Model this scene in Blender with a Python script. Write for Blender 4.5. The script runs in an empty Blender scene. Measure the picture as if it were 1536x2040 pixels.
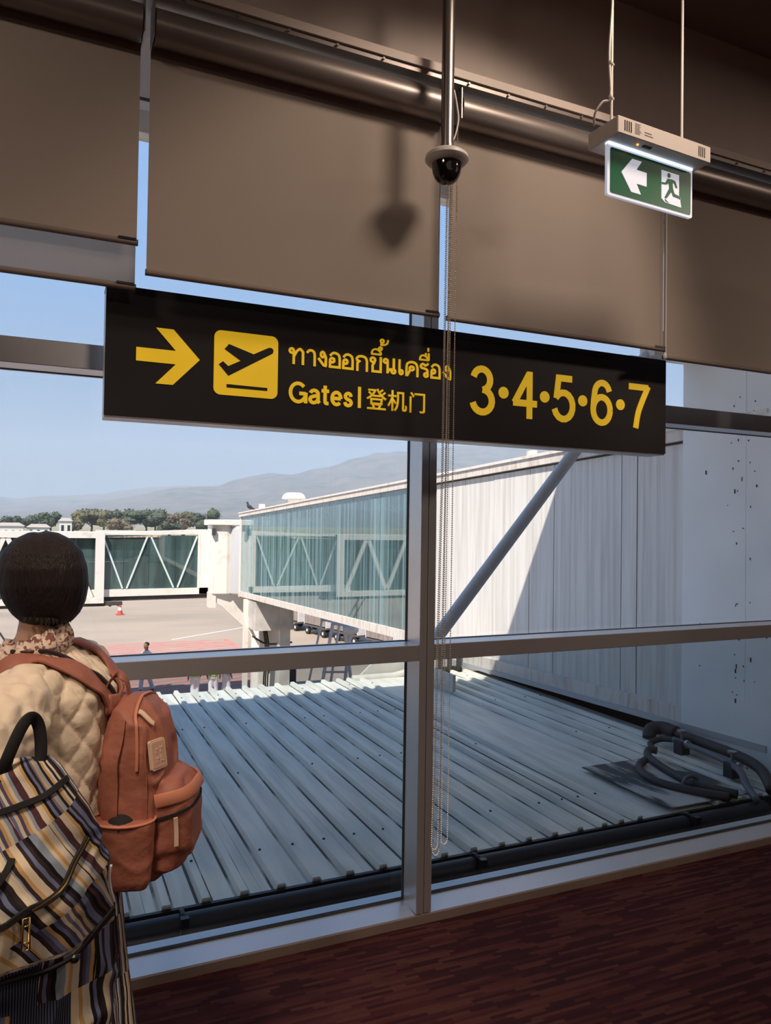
import bpy, bmesh, math, random
from mathutils import Vector, Matrix, noise
from mathutils.bvhtree import BVHTree
random.seed(7)
sc = bpy.context.scene
COL = sc.collection
PI = math.pi

# ------------------------------------------------------------------ camera
F_PX, W_PX = 1490.0, 1536.0
vx = Vector((3312.0, 78.02, F_PX)).normalized()          # window-wall direction seen in camera axes (right, down, forward)
ah = Vector((0.0, 30.0, F_PX))
up = vx.cross(ah).normalized()
if up.y > 0: up = -up
vy = up.cross(vx).normalized()
if vy.z < 0: vy = -vy
rows = (vx, vy, up)
right = Vector([r[0] for r in rows]); down = Vector([r[1] for r in rows]); fwd = Vector([r[2] for r in rows])
cd = bpy.data.cameras.new('camera'); cam = bpy.data.objects.new('camera', cd); COL.objects.link(cam)
m = Matrix((( right.x, -down.x, -fwd.x, 0.0), (right.y, -down.y, -fwd.y, 0.0), (right.z, -down.z, -fwd.z, 1.6), (0, 0, 0, 1)))
cam.matrix_world = m
cd.sensor_fit = 'HORIZONTAL'; cd.sensor_width = 36.0; cd.lens = 36.0 * F_PX / W_PX
cd.clip_start = 0.05; cd.clip_end = 20000
sc.camera = cam
sc.cycles.volume_bounces = 2

# ------------------------------------------------------------------ world, sun, exposure
wd = bpy.data.worlds.new('sky_world'); sc.world = wd; wd.use_nodes = True
nt = wd.node_tree; nt.nodes.clear()
tc = nt.nodes.new('ShaderNodeTexCoord'); sp = nt.nodes.new('ShaderNodeSeparateXYZ')
rp = nt.nodes.new('ShaderNodeValToRGB'); bg = nt.nodes.new('ShaderNodeBackground'); wo = nt.nodes.new('ShaderNodeOutputWorld')
nt.links.new(tc.outputs['Generated'], sp.inputs[0]); nt.links.new(sp.outputs['Z'], rp.inputs[0])
nt.links.new(rp.outputs[0], bg.inputs[0]); nt.links.new(bg.outputs[0], wo.inputs[0])
els = rp.color_ramp.elements
els[0].position = 0.0; els[0].color = (0.305, 0.355, 0.445, 1)
els[1].position = 1.0; els[1].color = (0.27, 0.45, 0.84, 1)
for p, c in ((0.06, (0.295, 0.355, 0.46)), (0.18, (0.265, 0.375, 0.575)), (0.34, (0.235, 0.415, 0.76)), (0.55, (0.26, 0.46, 0.84))):
    e = els.new(p); e.color = (*c, 1)
bg.inputs[1].default_value = 0.84

sd = bpy.data.lights.new('sun', 'SUN'); so = bpy.data.objects.new('sun', sd); COL.objects.link(so)
sd.energy = 5.4; sd.color = (1.0, 0.90, 0.78); sd.angle = 0.009
so.rotation_euler = Vector((0.443, 0.425, -0.788)).to_track_quat('-Z', 'Y').to_euler()
so.location = (-20, -20, 40)

def lamp(name, kind, loc, target, energy, color, **kw):
    d = bpy.data.lights.new(name, kind); o = bpy.data.objects.new(name, d); COL.objects.link(o)
    d.energy = energy; d.color = color; o.location = loc
    for k, v in kw.items(): setattr(d, k, v)
    o.rotation_euler = (Vector(target) - Vector(loc)).to_track_quat('-Z', 'Y').to_euler()
    return o
# the hall's ceiling spot and its dim downlights
lamp('ceiling_spot', 'SPOT', (1.73, 1.10, 3.72), (1.30, 2.35, 2.30), 66, (1.0, 0.78, 0.62), spot_size=math.radians(72), spot_blend=0.30, shadow_soft_size=0.20)
lamp('ceiling_spot', 'SPOT', (-0.5, 0.75, 3.72), (0.05, 2.0, 1.0), 115, (1.0, 0.78, 0.62), spot_size=math.radians(46), spot_blend=0.9, shadow_soft_size=0.15)  # added spot that brightens the person and the floor around her
for lx, ly in ((-1.7, 0.1), (1.0, -4.2), (4.4, -0.2)):
    lamp('downlight', 'AREA', (lx, ly, 3.7), (lx, ly, 0), 39, (1.0, 0.78, 0.64), size=0.5)

vs = sc.view_settings
vs.view_transform = 'Standard'; vs.look = 'None'; vs.exposure = 0.45; vs.gamma = 1.0; vs.use_curve_mapping = False

# ------------------------------------------------------------------ mesh helpers
class G:
    def __init__(s): s.v = []; s.f = []; s.mi = []; s.cur = 0
    def add(s, vs_, fs_):
        b = len(s.v); s.v += [tuple(v) for v in vs_]; s.f += [tuple(b + i for i in f) for f in fs_]; s.mi += [s.cur] * len(fs_); return s
    def box(s, x0, x1, y0, y1, z0, z1):
        v = [(x, y, z) for z in (z0, z1) for y in (y0, y1) for x in (x0, x1)]
        return s.add(v, [(0,2,3,1), (4,5,7,6), (0,1,5,4), (2,6,7,3), (0,4,6,2), (1,3,7,5)])
    def frame_axes(s, d):
        d = Vector(d).normalized(); a = Vector((0, 0, 1)) if abs(d.z) < 0.9 else Vector((1, 0, 0))
        u = d.cross(a).normalized(); return u, d.cross(u).normalized()
    def tube(s, path, r, n=10, caps=True, closed=False):
        P = [Vector(p) for p in path]; k = len(P); R = r if isinstance(r, (list, tuple)) else [r] * k
        rings = []; u = None
        for i in range(k):
            if closed: t = P[(i + 1) % k] - P[i - 1]
            else: t = P[min(i + 1, k - 1)] - P[max(i - 1, 0)]
            t.normalize()
            if u is None: u, w = s.frame_axes(t)
            else:
                u = (u - t * u.dot(t)).normalized(); w = t.cross(u)
            rings.append([P[i] + (u * math.cos(a) + w * math.sin(a)) * R[i] for a in [2 * PI * j / n for j in range(n)]])
        vs_ = [p for rg in rings for p in rg]; fs_ = []
        for i in range(k if closed else k - 1):
            for j in range(n):
                a, b = i * n + j, i * n + (j + 1) % n; c = ((i + 1) % k) * n
                fs_.append((a, b, c + (j + 1) % n, c + j))
        if caps and not closed: fs_ += [tuple(range(n - 1, -1, -1)), tuple((k - 1) * n + j for j in range(n))]
        return s.add(vs_, fs_)
    def cyl(s, p0, p1, r, n=16, r2=None): return s.tube([p0, p1], [r, r if r2 is None else r2], n)
    def bar(s, p0, p1, w, t, up_=(0, 0, 1)):
        p0, p1 = Vector(p0), Vector(p1); d = (p1 - p0).normalized(); a = Vector(up_)
        u = d.cross(a)
        u = u.normalized() if u.length > 1e-5 else Vector((1, 0, 0)); q = u.cross(d).normalized()
        v = [p + u * (w / 2 * i) + q * (t / 2 * j) for p in (p0, p1) for i, j in ((-1, -1), (1, -1), (1, 1), (-1, 1))]
        return s.add(v, [(0,3,2,1), (4,5,6,7), (0,1,5,4), (1,2,6,5), (2,3,7,6), (3,0,4,7)])
    def lathe(s, prof, c=(0, 0, 0), n=24):
        c = Vector(c); v = []; f = []
        for r, z in prof:
            for j in range(n): v.append(c + Vector((r * math.cos(2 * PI * j / n), r * math.sin(2 * PI * j / n), z)))
        for i in range(len(prof) - 1):
            for j in range(n):
                a = i * n + j; b = i * n + (j + 1) % n; f.append((a, b, b + n, a + n))
        f.append(tuple(range(n - 1, -1, -1))); f.append(tuple((len(prof) - 1) * n + j for j in range(n)))
        return s.add(v, f)
    def prism(s, poly, h0, h1, m3):
        # poly: 2D list; m3(u, v, h) -> 3D
        n = len(poly); v = [m3(a, b, h0) for a, b in poly] + [m3(a, b, h1) for a, b in poly]
        f = [tuple(range(n - 1, -1, -1)), tuple(range(n, 2 * n))] + [(i, (i + 1) % n, n + (i + 1) % n, n + i) for i in range(n)]
        return s.add(v, f)
    def ball(s, c, r, nu=12, nv=8):
        c = Vector(c); r = r if isinstance(r, (tuple, list)) else (r, r, r)
        v = [c + Vector((0, 0, -r[2]))]; f = []
        for i in range(1, nv):
            t = -PI / 2 + PI * i / nv
            for j in range(nu): a = 2 * PI * j / nu; v.append(c + Vector((r[0] * math.cos(t) * math.cos(a), r[1] * math.cos(t) * math.sin(a), r[2] * math.sin(t))))
        v.append(c + Vector((0, 0, r[2]))); L = len(v) - 1
        for j in range(nu): f.append((0, 1 + (j + 1) % nu, 1 + j)); f.append((L, L - nu + j, L - nu + (j + 1) % nu))
        for i in range(nv - 2):
            for j in range(nu): a = 1 + i * nu + j; b = 1 + i * nu + (j + 1) % nu; f.append((a, b, b + nu, a + nu))
        return s.add(v, f)
    def sweep(s, path, normals, w, t):
        # rectangular strap section; w across, t along the normal
        P = [Vector(p) for p in path]; k = len(P); Wd = w if isinstance(w, list) else [w] * k; v = []; f = []
        for i in range(k):
            tg = (P[min(i + 1, k - 1)] - P[max(i - 1, 0)]).normalized(); n_ = Vector(normals[i]); n_ = (n_ - tg * n_.dot(tg)).normalized(); a = tg.cross(n_)
            for x, y in ((-1, -0.3), (-0.8, -1), (0.8, -1), (1, -0.3), (1, 0.3), (0.8, 1), (-0.8, 1), (-1, 0.3)): v.append(P[i] + a * (x * Wd[i] / 2) + n_ * (y * t / 2))
        for i in range(k - 1):
            for j in range(8): f.append((i * 8 + j, i * 8 + (j + 1) % 8, (i + 1) * 8 + (j + 1) % 8, (i + 1) * 8 + j))
        f += [tuple(range(7, -1, -1)), tuple((k - 1) * 8 + j for j in range(8))]
        return s.add(v, f)

def link_mesh(name, me, mat, parent=None, loc=None):
    o = bpy.data.objects.new(name, me); COL.objects.link(o)
    for mm in (mat if isinstance(mat, (list, tuple)) else [mat]): me.materials.append(mm)
    if parent: o.parent = parent
    if loc: o.location = loc
    return o

def wloc(o):
    l = Vector((0, 0, 0))
    while o is not None: l += o.location; o = o.parent
    return l

def build(name, g, mat, parent=None, origin=None, smooth=False, bevel=0, seg=1, auto=None):
    """world-space geometry -> ONE object; origin is the object's own location (top level) or its parent's frame"""
    me = bpy.data.meshes.new(name)
    off = wloc(parent) if parent else Vector(origin or (0, 0, 0))
    me.from_pydata([Vector(v) - off for v in g.v], [], g.f)
    if any(g.mi): me.polygons.foreach_set('material_index', g.mi)
    bm = bmesh.new(); bm.from_mesh(me); bmesh.ops.recalc_face_normals(bm, faces=bm.faces)
    if bevel: bmesh.ops.bevel(bm, geom=[e for e in bm.edges if len(e.link_faces) == 2 and e.calc_face_angle(0) > 0.6], offset=bevel, segments=seg, profile=0.7, affect='EDGES')
    bm.to_mesh(me); bm.free()
    if smooth:
        me.polygons.foreach_set('use_smooth', [True] * len(me.polygons))
        if auto is not None: me.set_sharp_from_angle(angle=auto)
    me.update()
    o = link_mesh(name, me, mat, parent)
    if not parent: o.location = off
    return o

def tag(o, label=None, cat=None, group=None, kind=None):
    if label: o['label'] = label
    if cat: o['category'] = cat
    if group: o['group'] = group
    if kind: o['kind'] = kind
    return o
def empty(name, loc, label=None, cat=None, group=None, kind=None):
    o = bpy.data.objects.new(name, None); COL.objects.link(o); o.location = loc; o.empty_display_size = 0.1
    return tag(o, label, cat, group, kind)
def struct(o): o['kind'] = 'structure'; return o
def smooth_path(P, n=6):
    P = [Vector(p) for p in P]; out = []
    for i in range(len(P) - 1):
        a, b, c, d = P[max(i - 1, 0)], P[i], P[i + 1], P[min(i + 2, len(P) - 1)]
        for k in range(n):
            t = k / n; out.append(0.5 * ((2 * b) + (c - a) * t + (2 * a - 5 * b + 4 * c - d) * t * t + (-a + 3 * b - 3 * c + d) * t ** 3))
    out.append(P[-1]); return out

def blob(g, voxel, smooth_it=4):
    """fuse overlapping closed pieces into one continuous surface; returns a mesh in world space"""
    me = bpy.data.meshes.new('fuse'); me.from_pydata(g.v, [], g.f); me.update()
    bm = bmesh.new(); bm.from_mesh(me); bmesh.ops.recalc_face_normals(bm, faces=bm.faces); bm.to_mesh(me); bm.free()
    o = bpy.data.objects.new('fuse', me); COL.objects.link(o)
    r = o.modifiers.new('r', 'REMESH'); r.mode = 'VOXEL'; r.voxel_size = voxel; r.use_smooth_shade = True
    if smooth_it:
        s = o.modifiers.new('s', 'SMOOTH'); s.factor = 0.5; s.iterations = smooth_it
    dg = bpy.context.evaluated_depsgraph_get(); ev = o.evaluated_get(dg)
    out = bpy.data.meshes.new_from_object(ev)
    bpy.data.objects.remove(o); bpy.data.meshes.remove(me)
    out.polygons.foreach_set('use_smooth', [True] * len(out.polygons))
    out.materials.clear()
    return out
def place_mesh(name, me, mat, parent):
    off = wloc(parent); me.transform(Matrix.Translation(-off)); me.name = name; me.update()
    return link_mesh(name, me, mat, parent)
def displace(me, fn):
    ns = [v.normal.copy() for v in me.vertices]
    for v, n in zip(me.vertices, ns): v.co += n * fn(v.co, n)
    me.update()

# ------------------------------------------------------------------ materials
MATS = {}
def mat(name, col, rough=0.6, metal=0.0, var=0.0, scale=6.0, col2=None, bump=0.0, stretch=(1, 1, 1), spec=0.5, detail=4.0, emit=None, estr=0.0, lo=0.35, hi=0.65, bscale=None):
    m_ = bpy.data.materials.new(name); m_.use_nodes = True; t = m_.node_tree; b = t.nodes['Principled BSDF']
    b.inputs['Roughness'].default_value = rough; b.inputs['Metallic'].default_value = metal; b.inputs['Base Color'].default_value = (*col, 1)
    b.inputs['Specular IOR Level'].default_value = spec
    if col2 is None and var: col2 = tuple(c * (1 - var) for c in col)
    if col2 is not None or bump:
        tx = t.nodes.new('ShaderNodeTexCoord'); mp = t.nodes.new('ShaderNodeMapping'); nz = t.nodes.new('ShaderNodeTexNoise')
        mp.inputs['Scale'].default_value = stretch; nz.inputs['Scale'].default_value = scale; nz.inputs['Detail'].default_value = detail
        t.links.new(tx.outputs['Object'], mp.inputs[0]); t.links.new(mp.outputs[0], nz.inputs['Vector'])
        if col2 is not None:
            r_ = t.nodes.new('ShaderNodeValToRGB'); r_.color_ramp.elements[0].position = lo; r_.color_ramp.elements[1].position = hi
            r_.color_ramp.elements[0].color = (*col2, 1); r_.color_ramp.elements[1].color = (*col, 1)
            t.links.new(nz.outputs['Fac'], r_.inputs[0]); t.links.new(r_.outputs[0], b.inputs['Base Color'])
        if bump:
            src = nz
            if bscale:
                src = t.nodes.new('ShaderNodeTexNoise'); src.inputs['Scale'].default_value = bscale; src.inputs['Detail'].default_value = 3; t.links.new(mp.outputs[0], src.inputs['Vector'])
            bp_ = t.nodes.new('ShaderNodeBump'); bp_.inputs['Strength'].default_value = bump; bp_.inputs['Distance'].default_value = 0.02
            t.links.new(src.outputs['Fac'], bp_.inputs['Height']); t.links.new(bp_.outputs[0], b.inputs['Normal'])
    if emit: b.inputs['Emission Color'].default_value = (*emit, 1); b.inputs['Emission Strength'].default_value = estr
    MATS[name] = m_; return m_

def glass_mat(name, tint, gloss=0.04, rough=0.0, dirt=0.0, dirt_col=(0.6, 0.7, 0.7), streak=(1, 1, 1), dscale=8.0, lo=0.45, hi=0.75, dmin=0.0):
    m_ = bpy.data.materials.new(name); m_.use_nodes = True; t = m_.node_tree; t.nodes.clear()
    out = t.nodes.new('ShaderNodeOutputMaterial'); tr = t.nodes.new('ShaderNodeBsdfTransparent'); gl = t.nodes.new('ShaderNodeBsdfGlossy')
    tr.inputs[0].default_value = (*tint, 1); gl.inputs['Roughness'].default_value = rough; gl.inputs['Color'].default_value = (1, 1, 1, 1)
    mx = t.nodes.new('ShaderNodeMixShader'); lf = t.nodes.new('ShaderNodeLayerWeight'); lf.inputs['Blend'].default_value = 0.5; lw = t.nodes.new('ShaderNodeMath'); lw.operation = 'POWER'; lw.inputs[1].default_value = 5.0; t.links.new(lf.outputs['Facing'], lw.inputs[0])
    ad = t.nodes.new('ShaderNodeMath'); ad.operation = 'ADD'; ad.inputs[1].default_value = gloss + 0.03; ad.use_clamp = True
    t.links.new(lw.outputs[0], ad.inputs[0]); t.links.new(ad.outputs[0], mx.inputs[0]); t.links.new(tr.outputs[0], mx.inputs[1]); t.links.new(gl.outputs[0], mx.inputs[2])
    last = mx
    if dirt:
        tx = t.nodes.new('ShaderNodeTexCoord'); mp = t.nodes.new('ShaderNodeMapping'); nz = t.nodes.new('ShaderNodeTexNoise'); rr = t.nodes.new('ShaderNodeMapRange')
        mp.inputs['Scale'].default_value = streak; nz.inputs['Scale'].default_value = dscale; nz.inputs['Detail'].default_value = 5
        rr.inputs['From Min'].default_value = lo; rr.inputs['From Max'].default_value = hi; rr.inputs['To Min'].default_value = dmin; rr.inputs['To Max'].default_value = dirt
        df = t.nodes.new('ShaderNodeBsdfDiffuse'); df.inputs[0].default_value = (*dirt_col, 1); m2 = t.nodes.new('ShaderNodeMixShader')
        t.links.new(tx.outputs['Object'], mp.inputs[0]); t.links.new(mp.outputs[0], nz.inputs['Vector']); t.links.new(nz.outputs['Fac'], rr.inputs[0])
        t.links.new(rr.outputs[0], m2.inputs[0]); t.links.new(mx.outputs[0], m2.inputs[1]); t.links.new(df.outputs[0], m2.inputs[2]); last = m2
    t.links.new(last.outputs[0], out.inputs[0]); MATS[name] = m_; return m_

def carpet_mat():
    m_ = bpy.data.materials.new('carpet'); m_.use_nodes = True; t = m_.node_tree; b = t.nodes['Principled BSDF']
    b.inputs['Roughness'].default_value = 0.95; b.inputs['Specular IOR Level'].default_value = 0.1
    tx = t.nodes.new('ShaderNodeTexCoord'); mp = t.nodes.new('ShaderNodeMapping'); mp.inputs['Rotation'].default_value = (0, 0, 0.02)
    br = t.nodes.new('ShaderNodeTexBrick'); br.inputs['Scale'].default_value = 1.0; br.inputs['Brick Width'].default_value = 0.17; br.inputs['Row Height'].default_value = 0.014
    br.inputs['Mortar Size'].default_value = 0.0; br.inputs['Color1'].default_value = (0, 0, 0, 1); br.inputs['Color2'].default_value = (1, 1, 1, 1); br.offset = 0.37; br.offset_frequency = 3; br.squash = 0.7; br.squash_frequency = 2
    nz = t.nodes.new('ShaderNodeTexNoise'); nz.inputs['Scale'].default_value = 1.4; nz.inputs['Detail'].default_value = 3
    mx = t.nodes.new('ShaderNodeMath'); mx.operation = 'ADD'; sb = t.nodes.new('ShaderNodeMath'); sb.operation = 'MULTIPLY_ADD'; sb.inputs[1].default_value = 1.1; sb.inputs[2].default_value = -0.55
    rr = t.nodes.new('ShaderNodeValToRGB'); e = rr.color_ramp.elements
    e[0].position = 0.0; e[0].color = (0.036, 0.013, 0.016, 1); e[1].position = 1.0; e[1].color = (0.090, 0.034, 0.026, 1)
    for p, c in ((0.25, (0.042, 0.013, 0.016)), (0.5, (0.066, 0.019, 0.020)), (0.75, (0.078, 0.028, 0.025))): q = e.new(p); q.color = (*c, 1)
    t.links.new(tx.outputs['Object'], mp.inputs[0]); t.links.new(mp.outputs[0], br.inputs['Vector']); t.links.new(mp.outputs[0], nz.inputs['Vector'])
    t.links.new(nz.outputs['Fac'], sb.inputs[0]); t.links.new(br.outputs['Color'], mx.inputs[0]); t.links.new(sb.outputs[0], mx.inputs[1]); t.links.new(mx.outputs[0], rr.inputs[0]); t.links.new(rr.outputs[0], b.inputs['Base Color'])
    n2 = t.nodes.new('ShaderNodeTexNoise'); n2.inputs['Scale'].default_value = 400; bp_ = t.nodes.new('ShaderNodeBump'); bp_.inputs['Strength'].default_value = 0.5; bp_.inputs['Distance'].default_value = 0.01
    t.links.new(tx.outputs['Object'], n2.inputs['Vector']); t.links.new(n2.outputs['Fac'], bp_.inputs['Height']); t.links.new(bp_.outputs[0], b.inputs['Normal'])
    MATS['carpet'] = m_; return m_

def patchwork_mat():
    """striped patchwork cloth; reads the 'cloth' attribute (u across, v down)"""
    m_ = bpy.data.materials.new('patchwork'); m_.use_nodes = True; t = m_.node_tree; b = t.nodes['Principled BSDF']; b.inputs['Roughness'].default_value = 0.9
    b.inputs['Specular IOR Level'].default_value = 0.2
    at = t.nodes.new('ShaderNodeAttribute'); at.attribute_name = 'cloth'
    br = t.nodes.new('ShaderNodeTexBrick'); br.inputs['Scale'].default_value = 1; br.inputs['Brick Width'].default_value = 0.085; br.inputs['Row Height'].default_value = 0.15; br.inputs['Mortar Size'].default_value = 0
    br.inputs['Color1'].default_value = (0, 0, 0, 1); br.inputs['Color2'].default_value = (1, 1, 1, 1); br.offset = 0.43
    sx = t.nodes.new('ShaderNodeSeparateXYZ'); nz = t.nodes.new('ShaderNodeTexNoise'); nz.inputs['Scale'].default_value = 14
    sw = t.nodes.new('ShaderNodeMath'); sw.operation = 'MULTIPLY_ADD'; sw.inputs[1].default_value = 0.012
    of = t.nodes.new('ShaderNodeMath'); of.operation = 'MULTIPLY_ADD'; of.inputs[1].default_value = 0.37
    wn = t.nodes.new('ShaderNodeTexWhiteNoise'); wn.noise_dimensions = '1D'
    fl = t.nodes.new('ShaderNodeMath'); fl.operation = 'SNAP'; fl.inputs[1].default_value = 0.0058
    rr = t.nodes.new('ShaderNodeValToRGB'); rr.color_ramp.interpolation = 'CONSTANT'; e = rr.color_ramp.elements
    cols = [(0.012, 0.011, 0.014), (0.66, 0.56, 0.40), (0.16, 0.18, 0.30), (0.72, 0.60, 0.42), (0.035, 0.025, 0.025), (0.55, 0.34, 0.14), (0.62, 0.57, 0.50), (0.09, 0.08, 0.14), (0.28, 0.34, 0.42), (0.09, 0.04, 0.045), (0.74, 0.65, 0.47), (0.02, 0.018, 0.02), (0.70, 0.60, 0.44)]
    e[0].color = (*cols[0], 1); e[0].position = 0; e[1].position = 1.0 / len(cols); e[1].color = (*cols[1], 1)
    for i in range(2, len(cols)): q = e.new(i / len(cols)); q.color = (*cols[i], 1)
    t.links.new(at.outputs['Vector'], br.inputs['Vector']); t.links.new(at.outputs['Vector'], sx.inputs[0]); t.links.new(at.outputs['Vector'], nz.inputs['Vector'])
    t.links.new(nz.outputs['Fac'], sw.inputs[0]); t.links.new(sx.outputs[0], sw.inputs[2])
    t.links.new(br.outputs['Color'], of.inputs[0]); t.links.new(sw.outputs[0], of.inputs[2]); t.links.new(of.outputs[0], fl.inputs[0]); t.links.new(fl.outputs[0], wn.inputs['W'])
    t.links.new(wn.outputs['Value'], rr.inputs[0])
    # a few patches are fine blue cord instead of wide stripes
    wv = t.nodes.new('ShaderNodeMath'); wv.operation = 'SINE'; ml = t.nodes.new('ShaderNodeMath'); ml.operation = 'MULTIPLY'; ml.inputs[1].default_value = 1700
    r2 = t.nodes.new('ShaderNodeValToRGB'); r2.color_ramp.elements[0].color = (0.02, 0.02, 0.035, 1); r2.color_ramp.elements[1].color = (0.13, 0.15, 0.25, 1)
    t.links.new(sx.outputs[0], ml.inputs[0]); t.links.new(ml.outputs[0], wv.inputs[0]); t.links.new(wv.outputs[0], r2.inputs[0])
    gt = t.nodes.new('ShaderNodeMath'); gt.operation = 'GREATER_THAN'; gt.inputs[1].default_value = 0.86
    mx = t.nodes.new('ShaderNodeMix'); mx.data_type = 'RGBA'
    t.links.new(br.outputs['Color'], gt.inputs[0]); t.links.new(gt.outputs[0], mx.inputs[0]); t.links.new(rr.outputs[0], mx.inputs[6]); t.links.new(r2.outputs[0], mx.inputs[7])
    t.links.new(mx.outputs[2], b.inputs['Base Color']); MATS['patchwork'] = m_; return m_

carpet_mat(); patchwork_mat()
mat('aluminium', (0.62, 0.62, 0.63), 0.36, 0.75, var=0.06, scale=3)
mat('base_brown', (0.20, 0.15, 0.125), 0.55, var=0.1, scale=5)
mat('groove', (0.02, 0.02, 0.02), 0.8)
mat('bulkhead', (0.70, 0.61, 0.56), 0.75, var=0.06, scale=4)
mat('ceiling_paint', (0.30, 0.24, 0.20), 0.8, var=0.05)
mat('wall_dark', (0.16, 0.13, 0.11), 0.8, var=0.1, scale=2)
mat('blind_cloth', (0.40, 0.345, 0.30), 0.85, var=0.07, scale=900, bump=0.15, detail=1, spec=0.15)
mat('rail_metal', (0.30, 0.265, 0.25), 0.38, 0.6, var=0.1, scale=3)
mat('rail_cream', (0.55, 0.47, 0.42), 0.5)
mat('bar_brown', (0.24, 0.19, 0.16), 0.5)
mat('black_plastic', (0.012, 0.011, 0.012), 0.35)
mat('chain_metal', (0.62, 0.56, 0.48), 0.3, 0.5)
mat('white_plastic', (0.72, 0.70, 0.66), 0.45)
mat('steel', (0.46, 0.42, 0.40), 0.28, 0.9)
mat('sign_black', (0.017, 0.015, 0.017), 0.5, var=0.2, scale=3, spec=0.3)
mat('sign_edge', (0.62, 0.60, 0.57), 0.4, 0.3)
mat('sign_yellow', (0.74, 0.48, 0.02), 0.5, emit=(1.0, 0.60, 0.015), estr=0.27, var=0.12, scale=7)
mat('exit_green', (0.0, 0.115, 0.05), 0.35, emit=(0.0, 0.30, 0.10), estr=0.02)
mat('exit_white', (0.80, 0.82, 0.88), 0.35, emit=(0.75, 0.82, 1.0), estr=0.28)
mat('exit_glow', (0.8, 0.85, 0.9), 0.3, emit=(0.62, 0.80, 1.0), estr=1.1)
mat('led_orange', (0.9, 0.3, 0.05), 0.3, emit=(1.0, 0.28, 0.03), estr=2.5)
mat('housing_white', (0.66, 0.60, 0.55), 0.5)
mat('print_grey', (0.16, 0.14, 0.13), 0.6)
mat('dome', (0.010, 0.009, 0.010), 0.08, spec=0.8)
glass_mat('pane_clear', (0.965, 0.975, 0.98), 0.0)
glass_mat('pane_tint', (0.715, 0.75, 0.765), 0.0)
# outdoors
mat('roof_sheet', (0.92, 0.89, 0.79), 0.5, 0.0, col2=(0.66, 0.64, 0.57), scale=1.6, stretch=(5, 0.6, 1), lo=0.30, hi=0.58, detail=8, spec=0.4)
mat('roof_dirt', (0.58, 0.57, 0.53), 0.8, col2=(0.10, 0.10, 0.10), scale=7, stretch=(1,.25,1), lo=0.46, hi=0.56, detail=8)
mat('flashing', (0.66, 0.64, 0.58), 0.6, var=0.15, scale=4)
mat('black_pipe', (0.018, 0.020, 0.026), 0.45)
mat('ledge', (0.10, 0.10, 0.10), 0.85, var=0.4, scale=7)
mat('hose', (0.065, 0.055, 0.05), 0.6)
mat('pipe_grey', (0.17, 0.17, 0.18), 0.5, 0.2)
mat('pier', (0.90, 0.91, 0.90), 0.55, var=0.05, scale=2)
mat('speck', (0.06, 0.06, 0.06), 0.8)
mat('strut', (0.62, 0.66, 0.71), 0.5, 0.1, var=0.1, scale=5)
mat('bridge_panel', (0.78, 0.75, 0.71), 0.6, col2=(0.60, 0.56, 0.52), scale=3.0, stretch=(1, 7, 0.25), lo=0.28, hi=0.62, detail=8)
mat('bridge_white', (0.80, 0.75, 0.68), 0.5, col2=(0.62, 0.52, 0.42), scale=2.5, stretch=(1, 3, 1), lo=0.22, hi=0.45, detail=7)
mat('bridge_trim', (0.78, 0.71, 0.64), 0.6, col2=(0.50, 0.42, 0.35), scale=4, stretch=(1, 4, 0.6), lo=0.25, hi=0.55, detail=7)
mat('rust_panel', (0.68, 0.55, 0.40), 0.7, col2=(0.42, 0.22, 0.12), scale=3, stretch=(5, 1, 0.5), lo=0.4, hi=0.6, detail=8)
mat('grey_corr', (0.50, 0.50, 0.51), 0.55, 0.1)
mat('bridge_floor', (0.20, 0.21, 0.21), 0.8)
mat('bridge_back', (0.22, 0.30, 0.31), 0.5, var=0.4, scale=2)
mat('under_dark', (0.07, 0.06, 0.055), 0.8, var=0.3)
mat('brace_pale', (0.66, 0.74, 0.70), 0.5)
mat('vent_white', (0.86, 0.82, 0.74), 0.45)
mat('concrete_post', (0.62, 0.58, 0.53), 0.8, var=0.25, scale=3)
glass_mat('bridge_glass', (0.44, 0.62, 0.63), 0.18, 0.02, dirt=0.60, dirt_col=(0.37, 0.55, 0.58), streak=(1, 6, 0.05), dscale=2.2, lo=0.44, hi=0.74, dmin=0.10)
glass_mat('tunnel_glass', (0.46, 0.58, 0.55), 0.10, 0.02, dirt=0.30, dirt_col=(0.26, 0.40, 0.38), streak=(3, 1, 0.3), dscale=1.4, lo=0.4, hi=0.8, dmin=0.10)
mat('tarmac', (0.40, 0.315, 0.235), 0.9, col2=(0.29, 0.23, 0.175), scale=0.16, stretch=(0.4, 1, 1), lo=0.35, hi=0.62, detail=9)
mat('mark_red', (0.58, 0.17, 0.14), 0.85, col2=(0.50, 0.25, 0.20), scale=1.5)
mat('mark_white', (0.72, 0.66, 0.6), 0.8)
mat('cone_red', (0.55, 0.08, 0.05), 0.6)
mat('cone_white', (0.75, 0.72, 0.7), 0.6)
mat('field', (0.23, 0.22, 0.12), 0.95, col2=(0.34, 0.28, 0.17), scale=0.03)
mat('leaf_dark', (0.085, 0.105, 0.060), 0.85, var=0.35, scale=0.9)
mat('leaf_olive', (0.15, 0.140, 0.070), 0.85, var=0.35, scale=0.9)
mat('leaf_dry', (0.20, 0.16, 0.10), 0.85, var=0.3, scale=0.9)
mat('bark', (0.10, 0.075, 0.055), 0.9)
mat('gasket_grey', (0.30, 0.30, 0.31), 0.6)
mat('hill_wood', (0.15, 0.13, 0.095), 0.95, col2=(0.085, 0.085, 0.06), scale=0.012, detail=9)
mat('house_white', (0.72, 0.70, 0.66), 0.7)
mat('house_roof', (0.42, 0.36, 0.32), 0.8)
mat('window_dark', (0.03, 0.035, 0.04), 0.2)
mat('bird_grey', (0.035, 0.038, 0.045), 0.7)
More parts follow.
